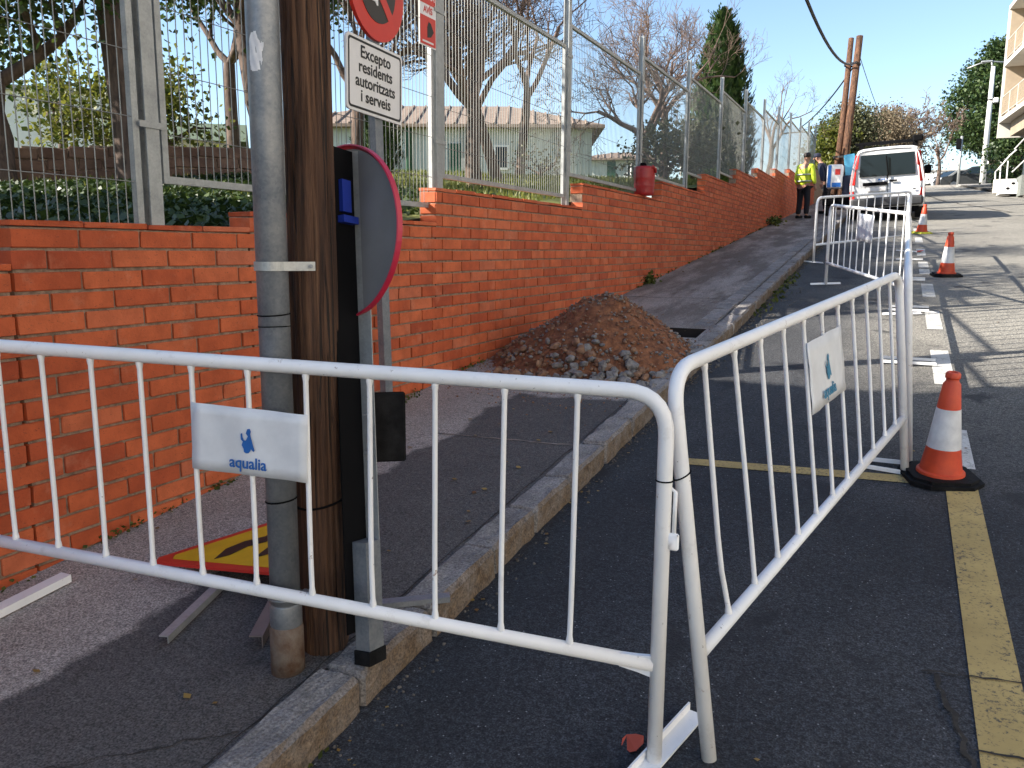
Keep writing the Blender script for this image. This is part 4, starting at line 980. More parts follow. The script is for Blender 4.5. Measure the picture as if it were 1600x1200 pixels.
# ------------------------------------------------------------------ red drum on the wall
rd = thing('red_drum', (-3.075, 10.75, 2.28), 'red plastic drum with handle hole standing on the brick wall', 'drum')
c = (-3.02, 10.62, wall_top(10.6)+.002)
MB().lathe([(.105, 0), (.122, .012), (.128, .05), (.126, .10), (.131, .11), (.131, .13), (.133, .20), (.137, .21), (.137, .23), (.138, .33), (.132, .36), (.10, .366)], 28, c).build('body', REDP, rd, True)
MB().tube([Vector(c)+Vector((.10, -.07, .33)), Vector(c)+Vector((.125, -.06, .36)), Vector(c)+Vector((.15, -.02, .33)), Vector(c)+Vector((.15, -.01, .28))], .016, 8).build('handle', REDP, rd, True)
MB().lathe([(.04, 0), (.04, .03), (.034, .045)], 14, Vector(c)+Vector((-.02, 0, .366))).build('cap', BLACKM, rd, True)

# ------------------------------------------------------------------ trees
def grow(mb, p, d, L, r, depth, rg, tips, spread=.6, up=.15, kids=(2, 3), segs=4, shrink=.68, nmin=4, wander=.25, stop=.004):
    pts = [p]; rs = [r]; q = Vector(p); dd = Vector(d).normalized()
    for i in range(segs):
        dd = (dd+Vector((rg.uniform(-1, 1), rg.uniform(-1, 1), rg.uniform(-1, 1)))*wander+Vector((0, 0, up*.35))).normalized()
        q = q+dd*L/segs; pts.append(q.copy()); rs.append(max(stop, r*(1-.42*(i+1)/segs)))
    mb.tube(pts, rs, max(nmin, 8 if r > .08 else (5 if r > .02 else 3)), False)
    if depth == 0: tips.append((q.copy(), dd.copy(), L)); return
    n = rg.randint(*kids)
    for k in range(n):
        ang = rg.random()*6.28; o = dd.orthogonal().normalized(); o = Matrix.Rotation(ang, 3, dd) @ o
        nd = (dd*(1-spread*.45)+o*spread*rg.uniform(.6, 1.2)+Vector((0, 0, up))).normalized()
        t = 1.0 if k == 0 else rg.uniform(.45, 1.0); j = min(segs, int(t*segs)); st_ = pts[j]
        grow(mb, st_, nd, L*shrink*rg.uniform(.75, 1.2), rs[j]*rg.uniform(.55, .8), depth-1, rg, tips, spread, up, kids, max(3, segs-1), shrink, nmin if depth > 2 else 3, wander, stop)
def bare_tree(label, base, h, r, seed, depth=5, d=(0, 0, 1), spread=.62, up=.12, kids=(2, 3), group='bare trees', extra=(), mat=None, shrink=.68, buds=None, L0=.32, stop=.004):
    rg = random.Random(seed); t = thing('bare_tree', base, label, 'tree', group); tips = []
    tr = MB(); p = Vector(base); q = p+Vector(d).normalized()*h*L0
    tr.tube([p-Vector((0, 0, .25)), p.lerp(q, .3)+Vector((rg.uniform(-.05, .05), rg.uniform(-.05, .05), 0)), p.lerp(q, .7)+Vector((rg.uniform(-.06, .06), 0, 0)), q], [r*1.25, r, r*.9, r*.8], 9, False)
    tr.build('trunk', mat or BARK, t, True); mb = MB()
    for k in range(max(3, kids[1])):
        a = k*6.28/max(3, kids[1])+rg.random(); nd = Vector((math.cos(a)*spread, math.sin(a)*spread, .75+up))+Vector(d)*.2
        grow(mb, q-Vector((0, 0, rg.uniform(0, .12)*h*.3)), nd, h*.26, r*.62, depth-1, rg, tips, spread, up, kids, 4, shrink, stop=stop)
    mb.build('branches', TWIG if mat is None else mat, t, True)
    if buds:
        lb = MB()
        for (p_, d_, l_) in tips:
            if rg.random() < buds[1]: leaf_quads(lb, p_, buds[2], (buds[3],)*3, buds[4], rg)
        lb.build('leaves', buds[0], t)
    return t
def leafy_tree(label, base, h, r, seed, leafmat, size, per, spr, depth=4, d=(0, 0, 1), spread=.6, up=.15, group='leafy trees', L0=.4, kids=(2, 3), bark=None, name='leafy_tree'):
    rg = random.Random(seed); t = thing(name, base, label, 'tree', group); tips = []
    tr = MB(); p = Vector(base); q = p+Vector(d).normalized()*h*L0
    mid = [p.lerp(q, f)+Vector((rg.uniform(-.05, .05), rg.uniform(-.05, .05), 0)) for f in (.25, .5, .75)]
    tr.tube([p-Vector((0, 0, .25)), *mid, q], [r*1.3, r*1.05, r, r*.95, r*.85], 12, False)
    tr.build('trunk', bark or BARK, t, True); mb = MB()
    for k in range(4):
        a = k*1.57+rg.random(); nd = Vector((math.cos(a)*spread, math.sin(a)*spread, .7))
        grow(mb, q, nd, h*.26, r*.6, depth-1, rg, tips, spread, up, kids, 4, .7, stop=.006)
    mb.build('branches', bark or BARK, t, True); lb = MB()
    for (p_, d_, l_) in tips: leaf_quads(lb, p_, per, (spr,)*3, size, rg)
    lb.build('crown', leafmat, t); return t
def gzp(x, y, dz=0): return (x, y, garden_z(x, y)+dz)
# foliage trees at the top left
leafy_tree('gnarled brown-trunked evergreen tree behind the left fence panel', gzp(-8.35, 7.35, -.1), 5.4, .16, 21, LEAF_D, .085, 100, .30, 5, (-.10, -.02, 1), .65, .2, L0=.40, bark=BARKD)
leafy_tree('dark evergreen tree with forked trunk at the far left edge', gzp(-9.75, 6.65, -.1), 5.0, .14, 22, LEAF_D, .085, 100, .29, 5, (-.15, .1, 1), .75, .12, L0=.26, bark=BARKD)
leafy_tree('evergreen tree leaning right behind the steel pole', gzp(-9.0, 10.4), 7.2, .13, 23, LEAF_D, .08, 80, .26, 5, (-.25, .1, 1), .7, .16, L0=.34, bark=BARKD)
leafy_tree('sunlit yellow-green shrub tree beyond the terrace wall at left', gzp(-12.5, 9.6), 2.7, .08, 24, LEAF_Y, .08, 60, .26, 4, (0, 0, 1), .8, .05, L0=.2, name='shrub_tree')
leafy_tree('rounded sunny shrub tree left of the gnarled trunk', gzp(-11.2, 10.6), 2.4, .08, 25, LEAF_Y, .08, 60, .26, 4, (0, 0, 1), .8, .05, L0=.2, name='shrub_tree')
leafy_tree('dark evergreen farther back between the double fence post and steel pole', gzp(-12.6, 13.6), 6.4, .13, 26, LEAF_D, .10, 80, .30, 5, (-.1, .1, 1), .7, .16, L0=.34, bark=BARKD)
# bare trees behind the fence
bare_tree('bare pruned tree with dense twigs behind the second fence panel', gzp(-5.45, 10.7, -.1), 4.3, .115, 31, 6, (-.12, .1, 1), .72, .12, (3, 4))
bare_tree('bare slanting tree in front of the white house', gzp(-6.1, 12.9, -.1), 4.4, .10, 32, 6, (-.35, -.1, 1), .72, .12, (3, 4))
bare_tree('bare tree behind the parking sign with dark forked stems', gzp(-8.4, 11.9, -.1), 5.4, .11, 33, 6, (-.1, .2, 1), .66, .14, (3, 4))
bare_tree('bare arching tree behind the third fence panel', gzp(-5.2, 18.0, -.1), 4.6, .11, 34, 6, (.05, 0, 1), .8, .08, (3, 4), L0=.24)
bare_tree('bare tree left of the cypress behind the fence', gzp(-5.9, 22.5, -.1), 6.3, .11, 35, 6, (0, 0, 1), .66, .12, (3, 4))
bare_tree('bare sunlit tree right of the cypress behind the fence', gzp(-4.9, 34.3, -.1), 5.6, .11, 36, 6, (.1, 0, 1), .72, .12, (2, 3), L0=.34)
bare_tree('slender bare tree showing above the second fence panel', gzp(-7.4, 16.4, -.1), 6.0, .10, 37, 7, (.1, 0, 1), .62, .16, (2, 3))
leafy_tree('grey-green olive bush behind the fence beside the red drum', gzp(-4.3, 16.6, -.1), 2.0, .06, 38, LEAF_O, .075, 30, .17, 4, (0, 0, 1), .85, .05, L0=.15, group='garden bushes', name='olive_bush')
leafy_tree('second grey-green olive bush farther along the fence', gzp(-4.2, 18.6, -.1), 2.0, .06, 39, LEAF_O, .075, 30, .17, 4, (0, 0, 1), .85, .05, L0=.15, group='garden bushes', name='olive_bush')
leafy_tree('small pale-twigged shrub in front of the white house', gzp(-6.4, 15.2, -.1), 1.25, .04, 40, LEAF_O, .05, 8, .14, 4, (0, 0, 1), .9, .05, L0=.15, group='garden bushes', name='olive_bush')
# cypress
def cypress(label, base, h, rad, seed, n=9000, size=.17, mat=LEAF_C):
    rg = random.Random(seed); t = thing('cypress_tree', base, label, 'tree'); p = Vector(base)
    MB().tube([p, p+Vector((0, 0, h*.5)), p+Vector((0, 0, h*.94))], [.14, .09, .02], 8, False).build('trunk', BARKD, t, True)
    mb = MB()
    for _ in range(n):
        f = rg.random()**.8; z = f*h; a = rg.random()*6.28
        prof = rad*min(1, .72+1.4*f)*(1-max(0, f-.30)/.70)**.62 if f < .995 else 0.02
        lump = 1+.34*noise.noise(Vector((math.cos(a)*2.0, math.sin(a)*2.0, z*.9+seed)))+.12*noise.noise(Vector((math.cos(a)*5, math.sin(a)*5, z*2.3)))
        r = prof*lump*(rg.random()**.35)
        c = p+Vector((math.cos(a)*r, math.sin(a)*r, z)); s = size*rg.uniform(.6, 1.3)
        o = Vector((math.cos(a), math.sin(a), 0)); tdir = (Vector((0, 0, 1))+o*rg.uniform(.1, .8)+Vector((rg.uniform(-.3, .3), rg.uniform(-.3, .3), 0))).normalized(); sd = tdir.cross(o).normalized()*s*.28
        mb.add([c-tdir*s*.5, c+sd, c+tdir*s*.6, c-sd], [(0, 1, 2, 3)])
    for _ in range(n//28):
        f = .05+.9*rg.random(); a = rg.random()*6.28; prof = rad*min(1, .72+1.4*f)*(1-max(0, f-.30)/.70)**.62
        o = Vector((math.cos(a), math.sin(a), 0)); c = p+o*prof*rg.uniform(.85, 1.05)+Vector((0, 0, f*h)); td = (o*.55+Vector((rg.uniform(-.3, .3), rg.uniform(-.3, .3), 1))).normalized(); L_ = rg.uniform(.15, .45)
        for k in range(9):
            q_ = c+td*L_*k/8+Vector((rg.gauss(0, .03), rg.gauss(0, .03), 0)); s_ = size*rg.uniform(.5, .9); sd = td.cross(o).normalized()*s_*.3
            mb.add([q_-td*s_*.4, q_+sd, q_+td*s_*.6, q_-sd], [(0, 1, 2, 3)])
    mb.build('crown', mat, t); return t
cypress('tall dark pointed cypress rising above the fence', gzp(-6.2, 31.4), 6.3, 1.32, 41, 15000, .20)
cypress('slim dark conifer standing right behind the parking sign post', gzp(-8.9, 13.4), 1.75, .42, 42, 3000, .10)
# cypress added out of view on the left to shade the near ground
cypress('slim cypress added out of view on the left to shade the road', gzp(-8.3, .55), 6.5, .75, 43, 4500, .22)

# ivy bank and terrace wall behind the left fence
rg = random.Random(8); mb = MB()
for _ in range(26000):
    x = -3.22-abs(rg.random()**.8)*5.3; y = rg.uniform(2.2, 7.0+.45*(-3.2-x))
    if x > -3.3 and rg.random() < .6: continue
    p = Vector((x, y, garden_z(x, y)+rg.uniform(0, .10))); leaf_quads(mb, p, 1, (.01, .01, .01), .055, rg, .25)
mb.build('ivy_bank', IVY, label='dark ivy ground cover on the bank behind the left fence', cat='ivy', kind='stuff')
mb = MB()
for _ in range(22000):
    y = rg.uniform(5.6, 27); x = -3.3-rg.random()**1.4*9
    p = Vector((x, y, garden_z(x, y)+.03)); s = rg.uniform(.04, .09); a = rg.random()*6.28; o = Vector((math.cos(a), math.sin(a), 0))*.012; tp = Vector((rg.uniform(-.03, .03), rg.uniform(-.03, .03), s))
    mb.add([p-o, p+o, p+tp], [(0, 1, 2)])
mb.build('lawn_grass', LEAF_G, label='short yellowish lawn grass behind the fence', cat='grass', kind='stuff')
tw = thing('terrace_wall', (-9.6, 7.5, garden_z(-9.6, 7.5)), 'low reddish stone terrace wall behind the ivy bank', 'wall')
rg = random.Random(9); A_ = Vector((-13, 2.6)); B_ = Vector((-8.0, 10.4)); dirw = (B_-A_).normalized(); nrm = Vector((dirw.y, -dirw.x))
LW = (B_-A_).length
def tw_z(s): p = A_+dirw*s; return garden_z(p.x, p.y)
mb = MB()
for i in range(12):
    s0, s1 = LW*i/12, LW*(i+1)/12; p = A_+dirw*(s0+s1)/2; zc = tw_z((s0+s1)/2)
    mb.box((p.x, p.y, zc+.12), (s1-s0, .16, .60), Matrix.Rotation(math.atan2(dirw.y, dirw.x), 3, 'Z'))
mb.build('mortar_core', MORTAR, tw)
for k in range(3):
    s = rg.uniform(0, .2)
    while s < LW:
        L = rg.uniform(.28, .55); p = A_+dirw*(s+L/2)+nrm*.07; z = tw_z(s+L/2)+.06+.145*k
        m_ = MB().box((0, 0, 0), (L-.015, .10, .135), bev=.012); q = Matrix.Rotation(math.atan2(dirw.y, dirw.x), 3, 'Z')
        m_.v = [tuple(Vector((p.x, p.y, z))+q @ (Vector(v_)+Vector((rg.uniform(-.008, .008),)*3))) for v_ in m_.v]; m_.build('stone', TERR, tw); s += L

# ------------------------------------------------------------------ houses
def wall_panel(mb, a, b, z0, z1, rib=.0, step=.25):
    a, b = Vector((a[0], a[1], 0)), Vector((b[0], b[1], 0)); L = (b-a).length; d = (b-a)/L; n = Vector((d.y, -d.x, 0)); k = int(L/step)
    pts = []
    for i in range(k):
        s = L*i/k; w = L/k
        pts += [a+d*s, a+d*(s+w*.55), a+d*(s+w*.6)+n*rib, a+d*(s+w*.95)+n*rib]
    pts.append(b)
    vs = [p+Vector((0, 0, z0)) for p in pts]+[p+Vector((0, 0, z1)) for p in pts]; m = len(pts)
    mb.add(vs, [(i, i+1, m+i+1, m+i) for i in range(m-1)])
def hip_house(name, label, c, ang, W, D, z0, H, roofh, parts=(), over=.45):
    t = thing(name, (c[0], c[1], z0), label, 'house'); q = Matrix.Rotation(ang, 2)
    def P(x, y): v_ = q @ Vector((x, y)); return (c[0]+v_.x, c[1]+v_.y)
    mb = MB(); cs = [P(-W/2, -D/2), P(W/2, -D/2), P(W/2, D/2), P(-W/2, D/2)]
    for i in range(4): wall_panel(mb, cs[i], cs[(i+1) % 4], z0, z0+H, -.03, .30)
    mb.build('wall', WALLH, t)
    o = over; e = [P(-W/2-o, -D/2-o), P(W/2+o, -D/2-o), P(W/2+o, D/2+o), P(-W/2-o, D/2+o)]; k = min(W, D)/2*.95
    r1, r2 = P(-W/2+k, 0), P(W/2-k, 0); zt = z0+H
    vs = [(*p, zt) for p in e]+[(*r1, zt+roofh), (*r2, zt+roofh)]+[(*p, zt-.12) for p in e]
    rf = MB().add(vs, [(0, 1, 5, 4), (1, 2, 5), (2, 3, 4, 5), (3, 0, 4), (6, 7, 1, 0), (7, 8, 2, 1), (8, 9, 3, 2), (9, 6, 0, 3), (6, 9, 8, 7)]).build('roof', ROOFT, t)
    # tile rows as raised ribs down the front slope
    mb = MB(); n = int(W/.5)
    for i in range(n):
        x = -W/2+W*(i+.5)/n; lim = min(1, min(x+W/2+o, W/2+o-x)/(k+o))
        a = P(x, -D/2-o); b = P(x, (-D/2-o)*(1-lim*.98)); mb.tube([(a[0], a[1], zt+.02), (b[0], b[1], zt+roofh*lim*.98+.02)], .05, 5)
    mb.build('roof_ribs', ROOFT, t)
    for (kind, x0, x1, h0, h1) in parts:
        a, b = P(x0, -D/2-.04), P(x1, -D/2-.04); nn = q @ Vector((0, -1)); nn = Vector((nn.x, nn.y, 0)); uu = Vector((b[0]-a[0], b[1]-a[1], 0)); 
        if kind == 'window':
            f = MB().prism([(0, 0), (uu.length, 0), (uu.length, h1-h0), (0, h1-h0)], (*a, z0+h0), uu.normalized(), (0, 0, 1), nn, .05).build('window', PLASTW, t)
            MB().prism([(.08, .08), (uu.length-.08, .08), (uu.length-.08, h1-h0-.08), (.08, h1-h0-.08)], Vector((*a, z0+h0))+nn*.052, uu.normalized(), (0, 0, 1), nn, .01).build('pane', GLASS, f)
        elif kind == 'pipe': MB().tube([(*a, z0), (*a, z0+H)], (x1-x0)/2, 8).build('downpipe', GREENP, t)
        elif kind == 'door': MB().prism([(0, 0), (uu.length, 0), (uu.length, h1-h0), (0, h1-h0)], (*a, z0+h0), uu.normalized(), (0, 0, 1), nn, .03).build('door', GREENP, t)
        elif kind == 'pilaster': MB().prism([(0, 0), (uu.length, 0), (uu.length, H), (0, H)], (*a, z0), uu.normalized(), (0, 0, 1), nn, .12).build('pilaster', simple('pilaster_grey', (.30, .31, .29), .8), t)
    return t
hip_house('garden_house', 'pale single-storey house with hipped tile roof behind the bare trees', (-18.4, 32.8), R(24), 12.4, 7.0, 3.7, 2.70, 1.30, (('pipe', -1.1, -.82, 0, 2.6), ('window', 2.3, 2.9, 1.0, 1.95), ('pilaster', 4.7, 4.95, 0, 0), ('pilaster', 1.0, 1.2, 0, 0), ('door', .5, 1.1, 0, 2.0), ('window', -3.6, -2.6, 1.0, 2.0)))
hip_house('distant_house', 'small distant pale house with low tiled roof beyond the lawn', (-19.5, 62), R(18), 6.0, 5, 5.9, 2.2, .7, (('door', -1.0, -.4, 0, 2.0), ('window', .4, 1.2, .8, 1.7), ('door', 1.9, 2.5, 0, 1.9)))
# white garden railing near the small house
wr = thing('white_railing', (-10.2, 32.5, 4.3), 'short white railing on the lawn right of the pale house', 'railing')
ra, rb = Vector((-9.7, 32.2, 4.25)), Vector((-7.9, 32.9, 4.42)); mb = MB()
MB().tube([ra+Vector((0, 0, .62)), rb+Vector((0, 0, .75))], .05, 6).build('rail', PLASTW, wr)
for f in (0, .25, .5, .75, 1): p = ra.lerp(rb, f); MB().tube([p, p+Vector((0, 0, .62+.13*f))], .045, 6).build('baluster', PLASTW, wr)
# green-roofed shed glimpsed between the poles and white block beside the trunk
sh = thing('garden_shed', (-17, 15, 3.2), 'low green and cream shed glimpsed between fence post and steel pole', 'shed')
MB().box((-18.2, 17.4, 3.75), (3.4, 2.2, 1.3), Matrix.Rotation(R(40), 3, 'Z')).build('wall', PLASTER, sh)
q = Matrix.Rotation(R(40), 3, 'Z'); mb = MB()
mb.add([Vector((-18.2, 17.4, 0))+q @ Vector(p) for p in ((-1.9, -1.3, 4.35), (1.9, -1.3, 4.35), (1.9, 1.3, 4.35), (-1.9, 1.3, 4.35), (-1.9, 0, 4.95), (1.9, 0, 4.95))], [(0, 1, 5, 4), (2, 3, 4, 5), (1, 2, 5), (3, 0, 4), (0, 3, 2, 1)]); mb.build('roof', simple('shed_roof', (.12, .16, .10), .8), sh)
MB().box(Vector((-17.35, 16.4, 3.3)), (3.6, .1, .75), q).build('green_panel', GREENP, sh)
nb = thing('white_block_house', (-22, 17, 3.5), 'distant white block house between the gnarled trunk and fence post', 'house')
MB().box((-24.3, 19.6, 4.6), (4, 4, 3.1), q).build('wall', PLASTW, nb); MB().box((-24.3, 19.6, 6.22), (4.3, 4.3, .14), q).build('roof_slab', CONCR, nb)
# house added out of view on the left to shade the nearest street
hb = thing('added_shade_house', (-12, -7, .8), 'cream two-storey house added out of view on the left for its shade', 'house')
MB().box((-10.3, -7.2, 3.6), (6.0, 14.0, 7.8)).build('wall', PLASTER, hb); MB().box((-10.3, -7.2, 7.62), (6.4, 14.4, .2)).build('roof_slab', CONCR, hb)
for yy in (-11, -8, -5, -2):
    for zz in (2.2, 4.8):
        f = MB().box((-7.28, yy, zz), (.06, 1.3, 1.3)).build('window', PLASTW, hb); MB().box((-7.24, yy, zz), (.03, 1.1, 1.1)).build('pane', GLASS, f)

# ------------------------------------------------------------------ building on the right
BLDGW = simple('building_white', (0.56, 0.53, 0.48), 0.85, c2=(0.47, 0.44, 0.40), scale=1.5, lo=0.3, hi=0.7)
br = thing('balcony_building', (4.05, 48.2, gz(48)), 'cream apartment building with railed balconies at the right edge', 'building')
BX, FXB, YA, YB = 4.05, 5.35, 8.0, 48.2; ZS = [7.80, 10.43, 13.06]
MB().box((9.4, (YA+YB)/2, 9.6), (8.0, YB-YA-.4, 12.4)).build('wall', PLASTER, br)
for i, zs_ in enumerate(ZS):
    MB().box(((BX+FXB+.05)/2, (YA+YB)/2, zs_+.09), (FXB+.05-BX, YB-YA, .20)).build('balcony_slab', BLDGW, br)
    if i == 0:
        MB().box(((BX+FXB)/2+.2, (YA+YB)/2-.3, zs_-.36), (FXB-BX-.5, YB-YA-.7, .69)).build('soffit_beam', BEIGE, br)
        MB().box(((BX+FXB)/2, YB-.08, zs_-.36), (FXB-BX, .16, .69)).build('end_beam', BLDGW, br)
    if i < 2:
        MB().box(((BX+FXB)/2, YB-.08, zs_+.193+1.215), (FXB-BX, .16, 2.43)).build('end_wall', BLDGW, br)
        MB().box(((BX+FXB)/2+.05, YB-.19, zs_+.193+1.215), (FXB-BX-.1, .05, 2.42)).build('end_lining', BEIGE, br)
        MB().tube([(BX+.05, YA, zs_+1.19), (BX+.05, YB-.25, zs_+1.19)], .03, 6).build('handrail', BLDGW, br)
        MB().tube([(BX+.05, YA, zs_+.35), (BX+.05, YB-.25, zs_+.35)], .02, 6).build('bottom_rail', BLDGW, br)
        mb = MB()
        for k in range(110):
            yy = YB-.30-.11*k; mb.box((BX+.05, yy, zs_+.77), (.022, .022, .82))
        for k in range(3): mb.tube([(BX+.05, YB-12, zs_+.5+.2*k), (BX+.05, YB-.25, zs_+.5+.2*k)], .012, 4)
        mb.build('railing_bars', BEIGE, br, kind='stuff')
        for k in range(9): yy = YB-.28-1.8*k; MB().box((BX+.05, yy, zs_+.69), (.05, .05, .99)).build('railing_post', BLDGW, br)
    for k in range(9):
        yy = YB-2.2-4.2*k
        if i < 2:
            f = MB().box((FXB+.02, yy, zs_+1.30), (.12, 2.0, 2.2)).build('window', BLDGW, br); MB().box((FXB-.055, yy, zs_+1.30), (.04, 1.8, 2.0)).build('pane', GLASS, f)
for k in range(18):
    yy = YB-1.2-2.1*k; zg = gz(yy)+.4
    f = MB().box((FXB+.0, yy, (zg+7.3)/2), (.14, 1.9, 7.3-zg)).build('window', CONCR, br); MB().box((FXB-.08, yy, (zg+7.3)/2), (.04, 1.74, 7.1-zg)).build('pane', GLASS, f)
br.rotation_euler = (0, 0, R(4.4))
fh = thing('added_bounce_house', (11, -6, 0), 'cream rendered house added out of view on the right for bounce light', 'house')  # unseen house added to throw warm light back onto the brick wall
MB().box((11.6, -6.0, 3.6), (7.0, 22, 9.2)).build('wall', PLASTER, fh); MB().box((11.6, -6.0, 8.3), (7.6, 22.6, .2)).build('roof_slab', CONCR, fh)
for yy in (-14, -10, -6, -2, 2):
    for zz in (1.8, 5.0):
        f = MB().box((8.08, yy, zz), (.06, 1.3, 1.5)).build('window', PLASTW, fh); MB().box((8.04, yy, zz), (.03, 1.1, 1.3)).build('pane', GLASS, f)
# entrance railing and wall
er = thing('entrance_railing', (4.0, 42, gz(42)), 'white tubular handrail by the building entrance steps', 'railing')
def rail(pts, r=.03): return MB().tube(pts, r, 6).build('rail', PLASTW, er)
z4 = gz(42)+.13
rail([(3.72, 42.6, gz(42.6)+.13), (3.66, 42.5, gz(42.5)+1.0), (3.72, 42.2, gz(42)+1.12), (4.1, 42.0, z4+1.55), (4.3, 41.8, z4+1.75)]); rail([(3.86, 42.4, gz(42.4)+.13), (3.82, 42.3, gz(42.3)+1.2)]); rail([(4.08, 42.1, gz(42)+.13), (4.05, 42.0, gz(42)+1.45)])
rail([(4.25, 42.0, z4+.85), (4.75, 40.2, z4+1.5)]); rail([(4.25, 42.0, z4+1.8), (4.75, 40.2, z4+2.5)])
MB().box((4.85, 40.6, z4+.10), (1.1, 3.0, .8)).build('planter_wall', simple('granite', (.20, .21, .19), .8, c2=(.12, .13, .12), scale=20), er)
MB().box((3.95, 43.4, gz(43.4)+.35), (.5, .25, .6)).build('low_wall', PLASTER, er)
cb = thing('concrete_block', (3.95, 41.5, gz(41)), 'white concrete barrier block with dark holes by the entrance', 'concrete block')
MB().prism([(-.34, 0), (.34, 0), (.30, .40), (.18, .60), (-.14, .60), (-.26, .42)], (4.02, 41.4, gz(41.4)+.02), (1, 0, 0), (0, 0, 1), (0, -1, 0), 1.2).build('body', PLASTW, cb)
for dx, dz in ((-.06, .22), (.12, .42)): MB().prism([(.07*a, .05*b) for a, b in cir[::4]], (4.02+dx, 40.195, gz(40.2)+.13+dz), (1, 0, 0), (0, 0, 1), (0, -1, 0), .006).build('hole', BLACKM, cb)

# ------------------------------------------------------------------ lamp, far poles, cables
lp = thing('street_lamp', (4.32, 57.3, gz(57.3)), 'white street lamp post with curved arm in front of the evergreen', 'street lamp')
b0_ = Vector((4.30, 57.2, gz(57.2))); MB().tube([b0_, b0_+Vector((0, 0, 3.8)), b0_+Vector((0, 0, 6.75))], [.17, .14, .11], 12).build('post', PLASTW, lp, True)
MB().tube([b0_+Vector((-1.35, 0, 6.75)), b0_+Vector((-.7, 0, 6.98)), b0_+Vector((-.15, 0, 7.05)), b0_+Vector((.9, 0, 6.9))], .04, 6).build('arm', GALVL, lp, True)
MB().tube([b0_+Vector((-.05, 0, 6.7)), b0_+Vector((-.12, 0, 7.05))], .05, 6).build('arm_stem', GALVL, lp, True)
MB().box(b0_+Vector((-.35, 0, 7.06)), (.6, .2, .10), bev=.03).build('lamp_head', GALVL, lp)
MB().tube([b0_+Vector((0, 0, 4.86)), b0_+Vector((0, 0, 4.94))], .155, 12).build('clamp', CABLE, lp); MB().box(b0_+Vector((.28, -.1, 4.85)), (.3, .2, .28), bev=.05).build('small_floodlight', PLASTW, lp)
l2 = thing('traffic_light_post', (3.35, 57.9, gz(58)), 'thin grey post with small dark signal left of the white lamp', 'post')
MB().tube([(3.05, 57.9, gz(58)+.1), (3.05, 57.9, gz(58)+3.0)], .075, 8).build('post', GALVL, l2, True); MB().box((2.9, 57.8, gz(58)+2.55), (.26, .26, .6), bev=.03).build('signal_box', BLACKM, l2)
far = thing('double_wooden_pole', (-1.72, 29.6, sz(29.6)), 'pair of wooden utility poles leaning together beside the van', 'utility pole')
pa, pb = Vector((-1.83, 29.6, sz(29.6)-.2)), Vector((-1.60, 30.3, 8.45))
MB().tube([pa, pa.lerp(pb, .5), pb], [.135, .12, .105], 12).build('main_pole', POLEW2, far, True)
MB().tube([pa+Vector((-.26, .15, 0)), (pa.lerp(pb, .5))+Vector((-.21, .1, 0)), pb+Vector((-.26, .1, -.02))], [.11, .10, .085], 12).build('prop_pole', POLEW2, far, True)
for z_ in (4.6, 7.55): p = pa.lerp(pb, (z_-pa.z)/(pb.z-pa.z)); MB().tube([p+Vector((-.12, 0, -.02)), p+Vector((-.12, 0, .04))], .26, 12, False).build('wire_band', CABLE, far)
def hang(label, a, b, sag, r, n=24):
    a, b = Vector(a), Vector(b); pts = [a.lerp(b, i/n)-Vector((0, 0, sag*4*(i/n)*(1-i/n))) for i in range(n+1)]
    return MB().tube(pts, r, 6).build('overhead_cable', CABLE, label=label, cat='cable', group='overhead cables')
top = pa.lerp(pb, .86)
hang('thick black cable sagging from the far poles towards the camera', (-1.65, 2.06, 6.6), top, 1.45, .030)
hang('thin black cable running from the far poles down behind the fence', top, (-4.3, 39.5, 6.9), .25, .026)
hang('faint thin wire running away behind the far poles', top+Vector((.1, 0, .1)), (.4, 66, 8.6), 1.0, .012)

# ------------------------------------------------------------------ van
def loft(mb, secs):
    n = len(secs[0]); vs = [p for s in secs for p in s]
    fs = [(i*n+k, i*n+(k+1) % n, (i+1)*n+(k+1) % n, (i+1)*n+k) for i in range(len(secs)-1) for k in range(n)]
    fs += [tuple(range(n-1, -1, -1)), tuple(range((len(secs)-1)*n, len(secs)*n))]; return mb.add(vs, fs)
def vsec(y, wb, wm, wt, zb_, zm, zt, rc=.16):
    half = [(wb, zb_), (wm, zb_+.12), (wm, zm), (wm-(wm-wt)*.45, zm+(zt-zm)*.5), (wt, zt-rc), (wt-rc*.35, zt-rc*.35), (wt-rc, zt-.02), (wt*.4, zt)]
    return [(x, y, z) for x, z in half]+[(-x, y, z) for x, z in reversed(half)]
van = thing('white_van', (-.33, 25.4, gz(25.4)), 'white work van seen from behind with black roof bar, parked by the kerb', 'van')
van.rotation_euler = (math.atan(G), R(-3.0), R(1.0))
def vp(name, mb, mat, smooth=False, parent=None): return link(name, mb.mesh(name, mat, smooth), parent or van)
mb = MB(); loft(mb, [vsec(.03, .80, .85, .70, .42, 1.05, 1.90), vsec(.0, .88, .92, .76, .38, 1.05, 1.93), vsec(.16, .92, .95, .79, .34, 1.05, 1.98), vsec(1.2, .93, .95, .79, .30, 1.05, 2.0), vsec(2.7, .93, .95, .79, .30, 1.05, 1.98), vsec(3.3, .93, .95, .76, .30, 1.05, 1.80), vsec(3.9, .92, .93, .80, .30, .95, 1.25, .1), vsec(4.5, .88, .90, .76, .30, .80, 1.02, .1), vsec(4.72, .78, .80, .64, .36, .62, .80, .08)])
body = vp('body', mb, VANW); smooth_sharp(body, 38)
